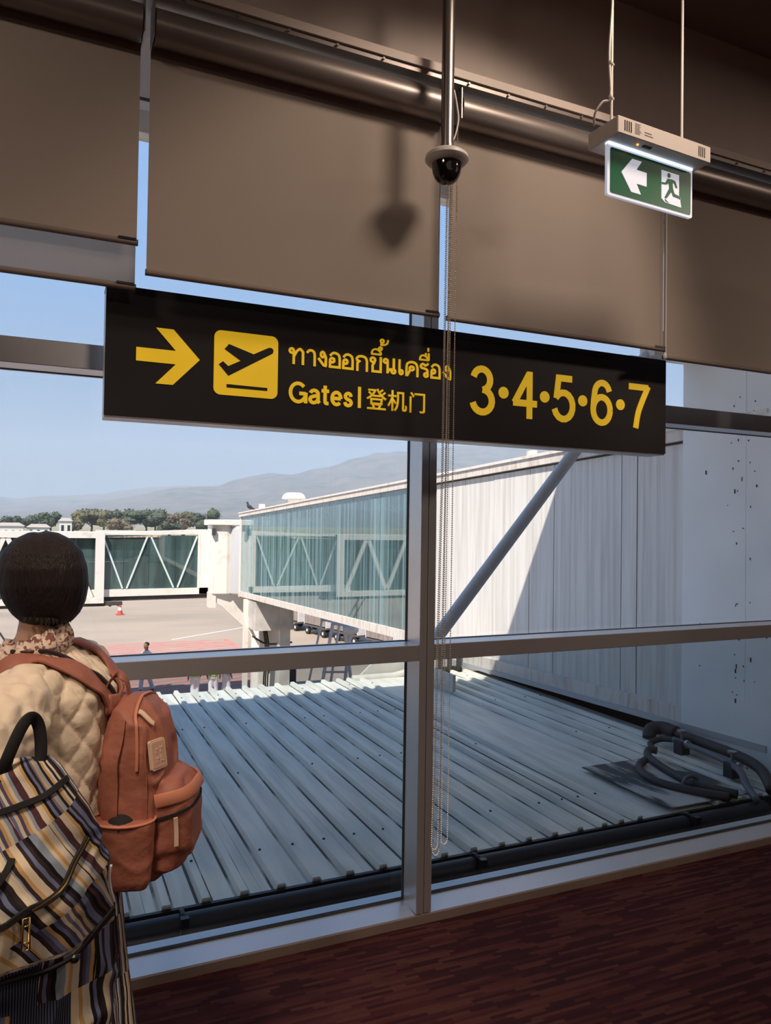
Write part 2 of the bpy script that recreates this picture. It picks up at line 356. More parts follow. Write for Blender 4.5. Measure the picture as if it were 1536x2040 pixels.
mat('skin', (0.50, 0.31, 0.22), 0.55, var=0.06, scale=20)
mat('skin_worker', (0.20, 0.11, 0.07), 0.6)
mat('hair_black', (0.017, 0.011, 0.011), 0.5, stretch=(8, 8, 0.4), scale=40, bump=0.5, spec=0.3)
mat('jacket', (0.80, 0.67, 0.50), 0.75, var=0.10, scale=9, bump=0.3, bscale=22)
mat('lining', (0.04, 0.03, 0.03), 0.8)
mat('shoe', (0.08, 0.06, 0.05), 0.6)
mat('pack_rust', (0.36, 0.126, 0.078), 0.62, var=0.15, scale=9, bump=0.35, bscale=18)
mat('pack_light', (0.58, 0.22, 0.125), 0.6, var=0.1, scale=9)
mat('pack_dark', (0.012, 0.010, 0.010), 0.9)
mat('pack_tab', (0.72, 0.52, 0.38), 0.6)
mat('patch_face', (0.62, 0.38, 0.27), 0.6)
mat('strap_black', (0.010, 0.009, 0.010), 0.8)
mat('brass', (0.62, 0.42, 0.14), 0.3, 0.9)
mat('vest_green', (0.33, 0.75, 0.08), 0.7)
mat('trouser_pale', (0.80, 0.80, 0.84), 0.8)
mat('shirt_grey', (0.45, 0.45, 0.46), 0.8)
mat('cart_cover', (0.30, 0.25, 0.225), 0.8, var=0.2, scale=3)
mat('cart_white', (0.74, 0.73, 0.72), 0.6, col2=(0.60, 0.58, 0.56), scale=3)
mat('cart_frame', (0.10, 0.09, 0.09), 0.6)
mat('rubber', (0.025, 0.024, 0.024), 0.85)
mat('steps_grey', (0.46, 0.47, 0.50), 0.5, 0.2)
mat('machine', (0.05, 0.05, 0.055), 0.6)
sh = mat('sheer_cloth', (0.50, 0.47, 0.45), 0.85, var=0.10, scale=500, stretch=(1, 1, 0.05))
t_ = sh.node_tree; b_ = t_.nodes['Principled BSDF']; tl_ = t_.nodes.new('ShaderNodeBsdfTranslucent'); tl_.inputs[0].default_value = (0.85, 0.80, 0.76, 1); mx_ = t_.nodes.new('ShaderNodeMixShader'); mx_.inputs[0].default_value = 0.7
t_.links.new(b_.outputs[0], mx_.inputs[1]); t_.links.new(tl_.outputs[0], mx_.inputs[2]); t_.links.new(mx_.outputs[0], t_.nodes['Material Output'].inputs[0])
# floral cloth of the collar
fm = mat('floral', (0.62, 0.50, 0.40), 0.85, col2=(0.19, 0.07, 0.05), scale=95, lo=0.42, hi=0.50, detail=1)
M = MATS

# ================================================================== the hall (setting)
struct(build('floor', G().box(-7, 9, -7, 2.74, -0.12, 0.0), M['carpet']))
struct(build('ceiling', G().box(-7, 9, -7, 2.40, 3.79, 3.92), M['ceiling_paint']))
struct(build('wall_back', G().box(-7.2, 9.2, -7.2, -7.0, 0, 3.92), M['wall_dark']))
struct(build('wall_left', G().box(-7.2, -7.0, -7, 2.9, 0, 3.92), M['wall_dark']))
struct(build('wall_right', G().box(9.0, 9.2, -7, 2.9, 0, 3.92), M['wall_dark']))
struct(build('trim_1', G().box(-7, 9, 2.40, 2.92, 3.155, 3.92), M['bulkhead']))            # bulkhead over the blinds
# head rail that carries the roller blinds
hr = build('trim_2', G().box(-4.2, 6.4, 2.205, 2.42, 3.115, 3.153), M['rail_metal']); struct(hr)
build('edge_strip', G().box(-4.2, 6.4, 2.196, 2.206, 3.132, 3.160), M['rail_cream'], hr)
for sx in [-1.28 + 0.16 * k for k in range(30)]: build('screw_head', G().cyl((sx, 2.202, 3.122), (sx, 2.196, 3.122), 0.004, 8), M['rail_metal'], hr)
b1 = build('baseboard_front', G().box(-4.2, 6.8, 2.712, 2.74, 0.0, 0.034), M['base_brown']); struct(b1)

MUL = [-3.80, -1.20, 1.417, 4.03, 6.64]
Z = ((0.05, 1.058), (1.123, 2.120), (2.206, 3.155))
for i in range(4):
    xa, xb = MUL[i] + 0.034, MUL[i + 1] - 0.034
    w = empty('window_%d' % (i + 1), ((xa + xb) / 2, 2.8, 0.0), kind='structure')
    a, b = MUL[i], MUL[i + 1]
    build('sill', G().add([(a, 2.722, 0.036), (b, 2.722, 0.036), (b, 2.90, 0.052), (a, 2.90, 0.052), (a, 2.722, -0.1), (b, 2.722, -0.1), (b, 2.90, -0.45), (a, 2.90, -0.45)],
          [(0, 1, 2, 3), (0, 4, 5, 1), (2, 6, 7, 3), (4, 7, 6, 5), (0, 3, 7, 4), (1, 5, 6, 2)]), M['aluminium'], w)
    build('middle_rail', G().box(xa, xb, 2.72, 2.875, 1.058, 1.123), M['aluminium'], w, bevel=0.002)
    build('upper_rail', G().box(xa, xb, 2.72, 2.875, 2.120, 2.206), M['aluminium'], w, bevel=0.002)
    if i == 0: build('mullion', G().box(MUL[0] - 0.034, MUL[0] + 0.034, 2.72, 2.86, 0.04, 3.155), M['aluminium'], w)
    for s in (-1, 1):      # the mullion at the bay's right is a split profile
        x0 = MUL[i + 1] + (0.0015 if s > 0 else -0.034)
        build('mullion', G().box(x0, x0 + 0.0325, 2.716, 2.86, 0.04, 3.155), M['aluminium'], w, bevel=0.002)
    build('mullion_groove', G().box(MUL[i + 1] - 0.002, MUL[i + 1] + 0.002, 2.726, 2.85, 0.04, 3.155), M['groove'], w)
    for k, (z0, z1) in enumerate(Z):
        build('pane', G().box(xa, xb, 2.84, 2.846, z0, z1), M['pane_tint' if k == 0 else 'pane_clear'], w)
        build('gasket', G().box(xa, xb, 2.834, 2.852, z0 - 0.001, z0 + 0.002).box(xa, xb, 2.834, 2.852, z1 - 0.002, z1 + 0.001).box(xa, xa + 0.002, 2.834, 2.852, z0, z1).box(xb - 0.002, xb, 2.834, 2.852, z0, z1), M['groove'], w)
struct(build('wall_front', G().box(-7, -3.84, 2.72, 2.92, -0.5, 3.155).box(6.68, 9, 2.72, 2.92, -0.5, 3.155), M['wall_dark']))

# ================================================================== roller blinds
BY = 2.30
def bead_line(g, pts, step=0.0075, r=0.0032):
    P = [Vector(p) for p in pts]; d = 0.0
    for a, b in zip(P[:-1], P[1:]):
        L = (b - a).length; n = max(1, int(L / step))
        for k in range(n):
            c = a.lerp(b, k / n)
            g.add([c + Vector(q) * r for q in ((1, 0, 0), (-1, 0, 0), (0, 1, 0), (0, -1, 0), (0, 0, 1), (0, 0, -1))], [(0, 2, 4), (2, 1, 4), (1, 3, 4), (3, 0, 4), (2, 0, 5), (1, 2, 5), (3, 1, 5), (0, 3, 5)])
        g.tube([a, b], 0.0007, 4)
    return g
def blind(x0, x1, zb, label, y=BY, tube=True, notch=None, cloth='blind_cloth', top=3.05):
    t = empty('roller_blind', ((x0 + x1) / 2, y, zb), label, 'blind', 'roller blinds over the windows')
    n = 14; g = G()
    cols = [x0 + (x1 - x0) * i / n for i in range(n + 1)]; ph = random.random() * 6
    front = [(x, y + 0.0025 * math.sin(ph + 2.2 * x), z) for z in (zb, (zb + top) / 2, top) for x in cols]
    back = [(x, yy + 0.0012, z) for x, yy, z in front]; k = n + 1; N = 3 * k
    g.v = front + back; g.f = []
    for r in range(2):
        for i in range(n):
            a = r * k + i; g.f += [(a, a + 1, a + k + 1, a + k), (N + a, N + a + k, N + a + k + 1, N + a + 1)]
    rim = list(range(k)) + [2 * k - 1] + list(range(3 * k - 1, 2 * k - 1, -1)) + [k]
    for p, q in zip(rim, rim[1:] + rim[:1]): g.f.append((p, N + p, N + q, q))
    g.mi = [0] * len(g.f)
    build('fabric', g, M[cloth], t, smooth=True, auto=0.6)
    g = G().tube([(x0 - 0.002, y - 0.001, zb - 0.006), (x1 + 0.002, y - 0.001, zb - 0.006)], 0.0095, 12)
    bar = build('bottom_bar', g, M['bar_brown'], t, smooth=True, auto=0.6)
    for e in (x0 - 0.003, x1 + 0.001): build('end_cap', G().cyl((e, y - 0.001, zb - 0.006), (e + 0.002, y - 0.001, zb - 0.006), 0.0100, 12), M['black_plastic'], bar)
    if notch: build('grip_slot', G().box(notch - 0.05, notch, y - 0.0125, y - 0.009, zb - 0.003, zb + 0.004), M['black_plastic'], bar)
    if tube:
        build('roller_tube', G().tube([(x0 + 0.004, y - 0.045, 3.052), (x1 - 0.004, y - 0.045, 3.052)], 0.050, 28), M['rail_metal'], t, smooth=True, auto=0.6)
        for e in (x0 - 0.003, x1 - 0.001):
            build('bracket', G().box(e, e + 0.004, y - 0.088, y - 0.002, 3.005, 3.115), M['rail_metal'], t)
    return t
blind(-0.770, 0.2185, 2.432, 'dark brown roller blind with a paler layer showing below its bottom bar', notch=0.216)
blind(-1.790, -0.800, 2.34, 'brown roller blind left of the layered dark and pale blinds')
blind(-0.770, 0.2185, 2.310, 'pale sheer blind layer hanging lower, behind the dark brown blind', y=BY + 0.035, tube=False, notch=0.216, cloth='sheer_cloth', top=3.05)
B2 = blind(0.247, 1.224, 2.349, 'wide brown roller blind with the shadow of the dome camera on it', notch=1.222)
B3 = blind(1.262, 2.2625, 2.343, 'brown roller blind between the bead chains and the exit sign', notch=2.260)
B4 = blind(2.2655, 3.262, 2.312, 'brown roller blind behind and to the right of the exit sign')
blind(3.28, 4.27, 2.33, 'brown roller blind next to the right of the one behind the exit sign')
# bead chains between the second and third blind
g = G(); yc = BY - 0.052
def loop(g, xa, xb, zt, zb, sway=0.0, yo=0.0):
    pts = [(xa, yc + yo, zt), (xa + sway * 0.3, yc + yo, (zt + zb) / 2)]
    xm, rr = (xa + xb) / 2 + sway, max(abs(xb - xa) / 2, 0.012)
    pts += [(xm + rr * math.cos(a), yc + yo, zb + rr + 1.5 * rr * math.sin(a) if math.sin(a) < 0 else zb + rr) for a in [PI + PI * k / 8 for k in range(9)]]
    pts += [(xb + sway * 0.3, yc + yo, (zt + zb) / 2), (xb, yc + yo, zt)]
    return bead_line(g, pts)
loop(g, 1.226, 1.240, 3.03, 0.520, -0.022, 0.000)
loop(g, 1.233, 1.246, 3.03, 0.497, -0.020, 0.006)
gc = build('bead_chain', g, M['chain_metal'], B2); gc['kind'] = 'stuff'
g = G(); loop(g, 1.243, 1.262, 3.03, 0.535, -0.008, -0.006)
gc = build('bead_chain', g, M['chain_metal'], B3); gc['kind'] = 'stuff'
build('pull_cord', G().tube([(2.262, BY - 0.014, 3.0), (2.262, BY - 0.014, 2.312)], 0.0022, 6), M['white_plastic'], B4)
build('cord_weight', G().tube([(2.2595, BY - 0.012, 2.322), (2.2595, BY - 0.012, 2.315), (2.2595, BY - 0.012, 2.300), (2.2595, BY - 0.012, 2.294)], [0.003, 0.0075, 0.0075, 0.004], 12), M['white_plastic'], B4, smooth=True)

# ================================================================== gate sign
SY = 2.42
def gap_map(y): return lambda u, v, h: (u, y + h, v)
sg = empty('gate_sign', (1.27, 2.47, 1.922), 'long black hanging sign with a yellow arrow and gate numbers 3 to 7', 'sign')
build('cabinet', G().box(0.146, 2.395, SY + 0.004, SY + 0.098, 1.924, 2.326), M['sign_edge'], sg, bevel=0.002)
fc = build('face_panel', G().box(0.145, 2.396, SY, SY + 0.006, 1.930, 2.329), M['sign_black'], sg)
build('top_cover', G().box(0.145, 2.396, SY + 0.002, SY + 0.1, 2.326, 2.331), M['sign_black'], sg)
for z_, nm in ((2.306, 'panel_joint'),): build(nm, G().box(0.145, 2.396, SY - 0.0008, SY + 0.001, z_, z_ + 0.0016), M['groove'], sg)
for bx_ in (0.55, 2.0): build('bracket', G().box(bx_, bx_ + 0.05, SY + 0.095, 2.722, 2.14, 2.19), M['steel'], sg)
def letter(name, poly, parent, mt='sign_yellow', y=SY, t=0.003, gap=0.0): return build(name, G().prism(poly, -t - gap, -gap, gap_map(y)), M[mt], parent)
letter('arrow', [(.235, 2.146), (.355, 2.146), (.293, 2.213), (.346, 2.213), (.429, 2.125), (.347, 2.038), (.294, 2.038), (.355, 2.104), (.235, 2.104)], sg)
def rrect(x0, x1, z0, z1, r, n=6):
    out = []
    for cx, cz, a0 in ((x1 - r, z1 - r, 0), (x0 + r, z1 - r, 90), (x0 + r, z0 + r, 180), (x1 - r, z0 + r, 270)):
        out += [(cx + r * math.cos(math.radians(a0 + 90 * k / n)), cz + r * math.sin(math.radians(a0 + 90 * k / n))) for k in range(n + 1)]
    return out
ic = letter('departure_icon', rrect(.474, .686, 2.0205, 2.229, .022), sg)
letter('airplane', [(.507, 2.169), (.521, 2.187), (.603, 2.162), (.651, 2.188), (.660, 2.190), (.667, 2.187), (.670, 2.180), (.667, 2.171), (.521, 2.083), (.489, 2.118), (.503, 2.129), (.520, 2.115), (.560, 2.136)], ic, 'sign_black', gap=0.003, t=0.0015)
letter('runway_line', [(.516, 2.056), (.651, 2.055), (.651, 2.045), (.516, 2.045)], ic, 'sign_black', gap=0.003, t=0.0015)
def glyph(body, x0, x1, z0, z1, parent, name='letter', bold=0.0, mt='sign_yellow', y=SY, depth=0.003):
    c = bpy.data.curves.new('glyph', 'FONT'); c.body = body; c.offset = bold; c.resolution_u = 4
    o = bpy.data.objects.new('glyph', c); COL.objects.link(o); bpy.context.view_layer.update()
    dg = bpy.context.evaluated_depsgraph_get(); me = bpy.data.meshes.new_from_object(o.evaluated_get(dg))
    bpy.data.objects.remove(o)
    xs = [v.co.x for v in me.vertices]; ys = [v.co.y for v in me.vertices]
    ax, bx2, ay, by = min(xs), max(xs), min(ys), max(ys)
    bm = bmesh.new(); bm.from_mesh(me)
    bmesh.ops.remove_doubles(bm, verts=bm.verts, dist=1e-6)
    off = wloc(parent)
    for v in bm.verts:
        u = x0 + (v.co.x - ax) / (bx2 - ax) * (x1 - x0); w_ = z0 + (v.co.y - ay) / (by - ay) * (z1 - z0)
        v.co = Vector((u, y - depth, w_)) - off
    r = bmesh.ops.extrude_face_region(bm, geom=bm.faces[:])
    for v in [q for q in r['geom'] if isinstance(q, bmesh.types.BMVert)]: v.co.y += depth
    bmesh.ops.recalc_face_normals(bm, faces=bm.faces)
    bm.to_mesh(me); bm.free(); me.name = name; me.materials.clear()
    return link_mesh(name, me, M[mt], parent)
def arc(cx, cy, rx, ry, a0, a1, n=14): return [(cx + rx * math.cos(math.radians(a0 + (a1 - a0) * k / n)), cy + ry * math.sin(math.radians(a0 + (a1 - a0) * k / n))) for k in range(n + 1)]
def crv(pts, n=5): return [(p.x, p.y) for p in smooth_path([(x, y, 0) for x, y in pts], n)]
STROKES = {
    '3': [arc(.47, .755, .43, .245, 168, -82), arc(.5, .265, .5, .265, 88, -168)],
    '4': [[(.74, -.065), (.74, 1.065)], [(.70, 1.0), (0, .30)], [(-.06, .30), (1.10, .30)]],
    '5': [[(.95, 1), (.20, 1), (.08, .50)], arc(.48, .325, .52, .325, 145, -165)],
    '6': [arc(.52, .72, .44, .28, 15, 165, 10) + [(.03, .55), (.0, .35)], arc(.5, .32, .5, .32, 0, 360, 24)],
    '7': [[(0, 1), (1, 1)] , crv([(1, 1.04), (.70, .66), (.48, .33), (.36, -.06)])],
    'G': [arc(.5, .5, .5, .5, 42, 335, 20), [(.58, .46), (1.0, .46)], [(1.0, .52), (1.0, -.06)]],
    'a': [arc(.46, .72, .40, .28, 168, 0) + [(.86, .15), (1.02, .0)], crv([(.86, .60), (.45, .53), (.12, .42), (.02, .24), (.14, .06), (.40, 0), (.70, .10), (.86, .30)])],
    't': [crv([(.42, 1.08), (.42, .6), (.42, .2), (.55, .03), (1.05, .02)]), [(-.22, .76), (1.12, .76)]],
    'e': [[(.0, .50), (1.0, .50)], arc(.5, .5, .5, .5, 0, 318, 20)],
    's': [crv([(.92, .74), (.8, .93), (.5, 1.0), (.2, .93), (.08, .75), (.22, .58), (.5, .50), (.8, .42), (.95, .25), (.82, .07), (.5, 0), (.15, .07), (.02, .27)], 4)]}
def stroke_letter(name, ch, x0, x1, z0, z1, w, parent):
    """a letter drawn as pen strokes of even width, raised off the sign face"""
    g = G(); h = w / 2
    for si, path in enumerate(STROKES[ch]):
        P = [Vector((x0 + h + u * (x1 - x0 - w), z0 + h + v * (z1 - z0 - w))) for u, v in path]; L, R_ = [], []
        for i, p in enumerate(P):
            d1 = (P[i] - P[i - 1]).normalized() if i else (P[1] - P[0]).normalized(); d2 = (P[i + 1] - P[i]).normalized() if i < len(P) - 1 else d1
            n1, n2 = Vector((-d1.y, d1.x)), Vector((-d2.y, d2.x)); m_ = (n1 + n2).normalized(); k = h / max(.45, m_.dot(n1)); L.append(p + m_ * k); R_.append(p - m_ * k)
        for i in range(len(P) - 1): g.prism([tuple(R_[i]), tuple(R_[i + 1]), tuple(L[i + 1]), tuple(L[i])], -.003 - .0005 * si, 0, gap_map(SY))
    return build(name, g, M['sign_yellow'], parent)
STROKES.update({
    'tho': [arc(.15, .84, .15, .15, 0, 360), [(.30, .84), (.30, -.1)], crv([(.30, .42), (.52, .82), (.76, 1.0), (.98, .80)]) + [(.98, -.1)]],
    'aa': [crv([(0, .80), (.25, .97), (.6, 1.0), (.92, .88), (1, .62)]) + [(1, -.1)]],
    'ngo': [arc(.58, .80, .22, .19, 0, 360), crv([(.80, .84), (.96, .62), (.97, .35)]) + [(.97, 0)], [(1.06, 0), (.70, .04), (.05, .52)]],
    'o': [crv([(.03, .78), (.3, .98), (.6, 1.0), (.9, .88), (1, .62)]) + [(1, 0), (.03, 0), (.03, .48)], arc(.25, .47, .21, .15, 0, 360)],
    'ko': [[(.14, -.1), (.14, .50), (.30, .62), (.03, .74)], crv([(.03, .74), (.2, .94), (.55, 1.0), (.88, .9), (1, .66)]) + [(1, -.1)]],
    'kho': [arc(.24, .84, .22, .16, 0, 360), crv([(.46, .86), (.36, .62), (.22, .45), (.22, .25)]) + [(.22, 0), (1, 0), (1, 1.1)]],
    'no': [arc(.18, .86, .17, .14, 0, 360), [(.34, .86), (.34, -.05)], crv([(.34, .05), (.52, .26), (.72, .26)]), arc(.84, .14, .16, .14, 0, 360), [(.86, .26), (.86, 1.1)]],
    'e_lead': [[(.25, 1.1), (.25, .18)], arc(.62, .15, .36, .15, 0, 360)],
    'khwo': [[(.05, -.1), (.05, .50)] + crv([(.05, .52), (.12, .85), (.48, 1.0), (.86, .9), (1, .62)]) + [(1, -.1)], arc(.50, .52, .18, .14, 0, 360), [(.38, .42), (.10, -.05)]],
    'ro': [crv([(.0, .84), (.30, .96), (.62, .86), (.98, 1.02)]), crv([(.0, .84), (.12, .66), (.45, .62), (.82, .52), (.86, .22)]), arc(.68, .14, .22, .14, 0, 360)],
    'ue': [[(-.05, .05), (1.0, .05)], crv([(0, .05), (.12, .55), (.5, .72), (.85, .45), (1, .05)]), arc(.90, .85, .15, .19, 0, 360)],
    'mai_tho': [arc(.22, .70, .22, .28, 0, 360), crv([(.24, .42), (.08, .05), (.5, .08), (.86, .35), (1, 1.0)])],
    'uee': [[(-.05, .05), (1.0, .05)], crv([(0, .05), (.12, .55), (.45, .72), (.8, .45), (1, .05)]), [(.68, .5), (.68, 1.1)], [(1, .0), (1, 1.1)]],
    'mai_ek': [[(.5, -.1), (.5, 1.1)]]})
for ch, x0, x1 in (('tho', .722, .778), ('aa', .783, .819), ('ngo', .822, .860), ('o', .865, .910), ('o', .914, .958), ('ko', .962, 1.012), ('kho', 1.017, 1.065), ('no', 1.068, 1.122),
                   ('e_lead', 1.126, 1.152), ('khwo', 1.156, 1.211), ('ro', 1.215, 1.256), ('o', 1.259, 1.302), ('ngo', 1.306, 1.347)):
    stroke_letter('thai_letter', ch, x0, x1, 2.145, 2.2015, .0084, sg)
for ch, x0, x1, z0, z1 in (('ue', 1.022, 1.066, 2.206, 2.239), ('mai_tho', 1.056, 1.092, 2.242, 2.269), ('uee', 1.212, 1.255, 2.206, 2.237), ('mai_ek', 1.245, 1.255, 2.240, 2.258)):
    stroke_letter('thai_mark', ch, x0, x1, z0, z1, .0066, sg)
for ch, x0, x1, z0, z1 in (('G', .725, .791, 2.013, 2.087), ('a', .794, .840, 2.014, 2.068), ('t', .840, .872, 2.014, 2.083), ('e', .874, .918, 2.014, 2.068), ('s', .921, .958, 2.014, 2.068)):
    stroke_letter('latin_letter', ch, x0, x1, z0, z1, .0120, sg)
letter('divider_bar', [(.976, 2.015), (.987, 2.015), (.987, 2.089), (.976, 2.089)], sg)
for ch, x0, x1 in (('登', 1.008, 1.086), ('机', 1.090, 1.166), ('门', 1.177, 1.239)): glyph(ch, x0, x1, 2.014, 2.089, sg, 'chinese_character', 0.010)
for ch, x0, x1 in (('3', 1.426, 1.537), ('4', 1.613, 1.733), ('5', 1.803, 1.916), ('6', 1.993, 2.106), ('7', 2.179, 2.309)): stroke_letter('number', ch, x0, x1, 2.026, 2.215, .0260, sg)
for x in (1.576, 1.767, 1.953, 2.147): letter('dot', [(x + .0225 * math.cos(a), 2.1205 + .0225 * math.sin(a)) for a in [2 * PI * k / 20 for k in range(20)]], sg)

# ================================================================== exit sign
ex = empty('exit_sign', (1.539, 1.8, 2.62), 'green exit sign with a white arrow and running figure, hung on two rods', 'exit sign')
ca, sa = math.cos(math.radians(3)), math.sin(math.radians(3))
EXM = lambda u, v, h: (1.539 + u * ca - h * sa, 1.8 + u * sa + h * ca, v)
def exo(name, g, mt, parent=ex, **k): return build(name, g, M[mt], parent, **k)
def exbox(u0, u1, h0, h1, v0, v1): return G().prism([(u0, v0), (u1, v0), (u1, v1), (u0, v1)], h0, h1, EXM)
exo('panel', G().prism(rrect(0, .371, 2.630, 2.792, .008), 0, 0.010, EXM), 'exit_white')
gp = exo('green_field', G().prism(rrect(.011, .3625, 2.639, 2.780, .007), -0.0015, 0, EXM), 'exit_green')
exo('arrow', G().prism([(.056, 2.712), (.101, 2.7630), (.1416, 2.7630), (.1192, 2.7325), (.1628, 2.7320), (.1628, 2.6882), (.1195, 2.6888), (.1385, 2.6579), (.0975, 2.6579)], -0.003, -0.0015, EXM), 'exit_white')
dr = exo('doorway', G().prism([(.2285, 2.758), (.307, 2.758), (.307, 2.6923), (.317, 2.6850), (.313, 2.676), (.318, 2.6540), (.2445, 2.6562), (.2285, 2.6667)], -0.003, -0.0015, EXM), 'exit_white')
exo('running_figure', G().prism([(.2285, 2.7185), (.2436, 2.7190), (.2533, 2.7343), (.2752, 2.7362), (.2892, 2.7332), (.2983, 2.7142), (.2914, 2.7121), (.2833, 2.7261), (.2761, 2.7259), (.2787, 2.7063), (.2856, 2.692), (.3098, 2.6886), (.3150, 2.6827), (.312, 2.6790), (.3059, 2.6811), (.2789, 2.6828), (.2716, 2.6961), (.25, 2.6699), (.2409, 2.6708), (.2615, 2.7054), (.2594, 2.7207), (.2495, 2.7148), (.2285, 2.7122)], -0.0045, -0.003, EXM)
    .prism([(.2603 + .0068 * math.cos(a), 2.7465 + .0075 * math.sin(a)) for a in [2 * PI * k / 16 for k in range(16)]], -0.0045, -0.003, EXM)
    .prism([(.2425, 2.6665), (.2600, 2.6570), (.2445, 2.6610)], -0.0045, -0.003, EXM), 'exit_green', dr)
exo('light_strip', exbox(0.002, .369, -0.004, 0.012, 2.788, 2.795), 'exit_glow')
hs = exo('housing', exbox(-0.010, .392, -0.055, 0.075, 2.795, 2.848), 'housing_white', bevel=0.002)
for u0 in (.015, .335):
    for k in range(4): exo('vent_slot', exbox(u0 + k * .0085, u0 + k * .0085 + .0035, -0.0562, -0.054, 2.806, 2.838), 'black_plastic', hs)
for k in range(9): exo('printed_line', exbox(.058, .058 + random.uniform(.018, .030), -0.0556, -0.0545, 2.838 - k * .0038, 2.8392 - k * .0038), 'print_grey', hs)
for k, w_ in ((0, .030), (1, .036)): exo('printed_line', exbox(.098, .098 + w_, -0.0556, -0.0545, 2.820 - k * .008, 2.8225 - k * .008), 'print_grey', hs)
exo('status_lamp', G().ball(EXM(.095, 2.794, -0.030), 0.0035, 10, 6), 'led_orange', hs)
exo('test_switch', exbox(.115, .150, -0.036, -0.026, 2.7925, 2.796), 'black_plastic', hs)
for u0, h in ((-0.004, -0.02), (.335, 0.012)):
    p = EXM(u0, 2.845, h); exo('hanging_rod', G().cyl(p, (p[0], p[1], 3.79), 0.0042, 10), 'white_plastic', smooth=True, auto=0.6)
p0 = Vector(EXM(-0.012, 0, -0.024))
cable = [(p0.x, p0.y, 3.79), (p0.x - .004, p0.y, 3.5), (p0.x + .002, p0.y - .004, 3.25), (p0.x - .006, p0.y, 3.05), (p0.x, p0.y, 2.92), (p0.x - .022, p0.y + .01, 2.900), (p0.x - .034, p0.y + .03, 2.872), (p0.x - .020, p0.y + .05, 2.848)]
exo('power_cable', G().tube(smooth_path(cable, 5), 0.0035, 8), 'white_plastic', smooth=True)
for z_ in (3.02, 2.915): exo('cable_tie', G().cyl((p0.x - .008, p0.y - .006, z_), (p0.x + .014, p0.y + .004, z_), 0.004, 8), 'white_plastic')

# ================================================================== dome camera on its pole
cc = empty('dome_camera', (1.154, 2.12, 2.7183), 'black dome security camera with a pale ring on a steel ceiling pole', 'camera')
c0 = (1.154, 2.12)
build('pole', G().cyl((*c0, 2.8137), (*c0, 3.79), 0.0207, 24), M['steel'], cc, smooth=True, auto=0.6)
build('pole_sleeve', G().cyl((*c0, 2.8105), (*c0, 2.8423), 0.0228, 24), M['steel'], cc, smooth=True, auto=0.6)
build('mount_ring', G().lathe([(0.024, 2.8211), (0.058, 2.8148), (0.0695, 2.8052), (0.071, 2.7946), (0.0635, 2.7861), (0.050, 2.7798), (0.0425, 2.7787)], (*c0, 0), 36), M['white_plastic'], cc, smooth=True, auto=0.7)
build('dome', G().lathe([(0.0488, 2.7830), (0.0482, 2.7660), (0.0445, 2.7490), (0.037, 2.7331), (0.0265, 2.7225), (0.012, 2.7167), (0.001, 2.7157)], (*c0, 0), 32), M['dome'], cc, smooth=True, auto=0.9)
build('lens', G().cyl((c0[0] - .012, 2.075, 2.7554), (c0[0] - .012, 2.086, 2.7575), 0.014, 16), M['black_plastic'], cc)
build('camera_cable', G().tube(smooth_path([(1.178, 2.12, 3.0310), (1.190, 2.12, 2.9780), (1.195, 2.12, 2.9356), (1.184, 2.12, 2.8826), (1.173, 2.12, 2.8614)], 5), 0.003, 8), M['white_plastic'], cc, smooth=True)

# ================================================================== outdoors: roof below the window
RZ = -0.35
roof = empty('roof', (2.4, 6.4, RZ), kind='structure')
RY0, RY1 = 3.90, 8.86
def sheet(x0, x1, ribs, mt='roof_sheet', name='roof_sheet'):
    prof = [(x0, 0.0)]
    ribs = sorted(ribs)
    for r in ribs: prof += [(r - 0.046, 0.0), (r - 0.030, 0.0), (r - 0.020, 0.036), (r + 0.020, 0.036), (r + 0.030, 0.0), (r + 0.042, 0.0)]
    prof.append((x1, 0.0))
    k = len(prof); g = G()
    v = [(x, y, RZ + z + dz) for dz in (0, -0.012) for y in (RY0, RY1) for x, z in prof]
    f = []
    for i in range(k - 1):
        f += [(i, i + 1, k + i + 1, k + i), (2 * k + i, 3 * k + i, 3 * k + i + 1, 2 * k + i + 1), (i, 2 * k + i, 2 * k + i + 1, i + 1), (k + i, k + i + 1, 3 * k + i + 1, 3 * k + i)]
    f += [(0, k, 3 * k, 2 * k), (k - 1, 3 * k - 1, 4 * k - 1, 2 * k - 1)]
    g.add(v, f)
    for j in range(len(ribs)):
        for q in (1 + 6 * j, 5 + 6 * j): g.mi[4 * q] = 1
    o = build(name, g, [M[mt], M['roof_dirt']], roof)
    for r in ribs:          # fixing screws on the ribs
        for yy in (4.35, 5.75, 7.15, 8.45):
            if r > -0.4 and random.random() < 0.62: build('screw', G().cyl((r + random.uniform(-.006, .006), yy, RZ + .035), (r, yy, RZ + .042), 0.008, 8), M['speck'], o)
    return o
x = 3.46
k = 0
while x > -3.4:
    sheet(x - 0.594, x, [x - 0.10 - 0.198 * j for j in range(3)]); x -= 0.596
sheet(3.464, 4.33, [3.50, 3.66], name='roof_sheet')
sheet(4.334, 5.42, [4.40, 4.60, 4.80, 5.00, 5.20])
build('flat_flashing', G().box(3.74, 4.30, RY0 + 0.02, RY1 - .02, RZ + 0.001, RZ + 0.006), M['roof_sheet'], roof)
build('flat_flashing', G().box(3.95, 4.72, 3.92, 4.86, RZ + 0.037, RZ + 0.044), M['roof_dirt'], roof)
build('closure_board', G().box(-3.4, 5.42, RY0 - .02, RY0 + .004, RZ - 0.10, RZ + 0.012), M['black_pipe'], roof)
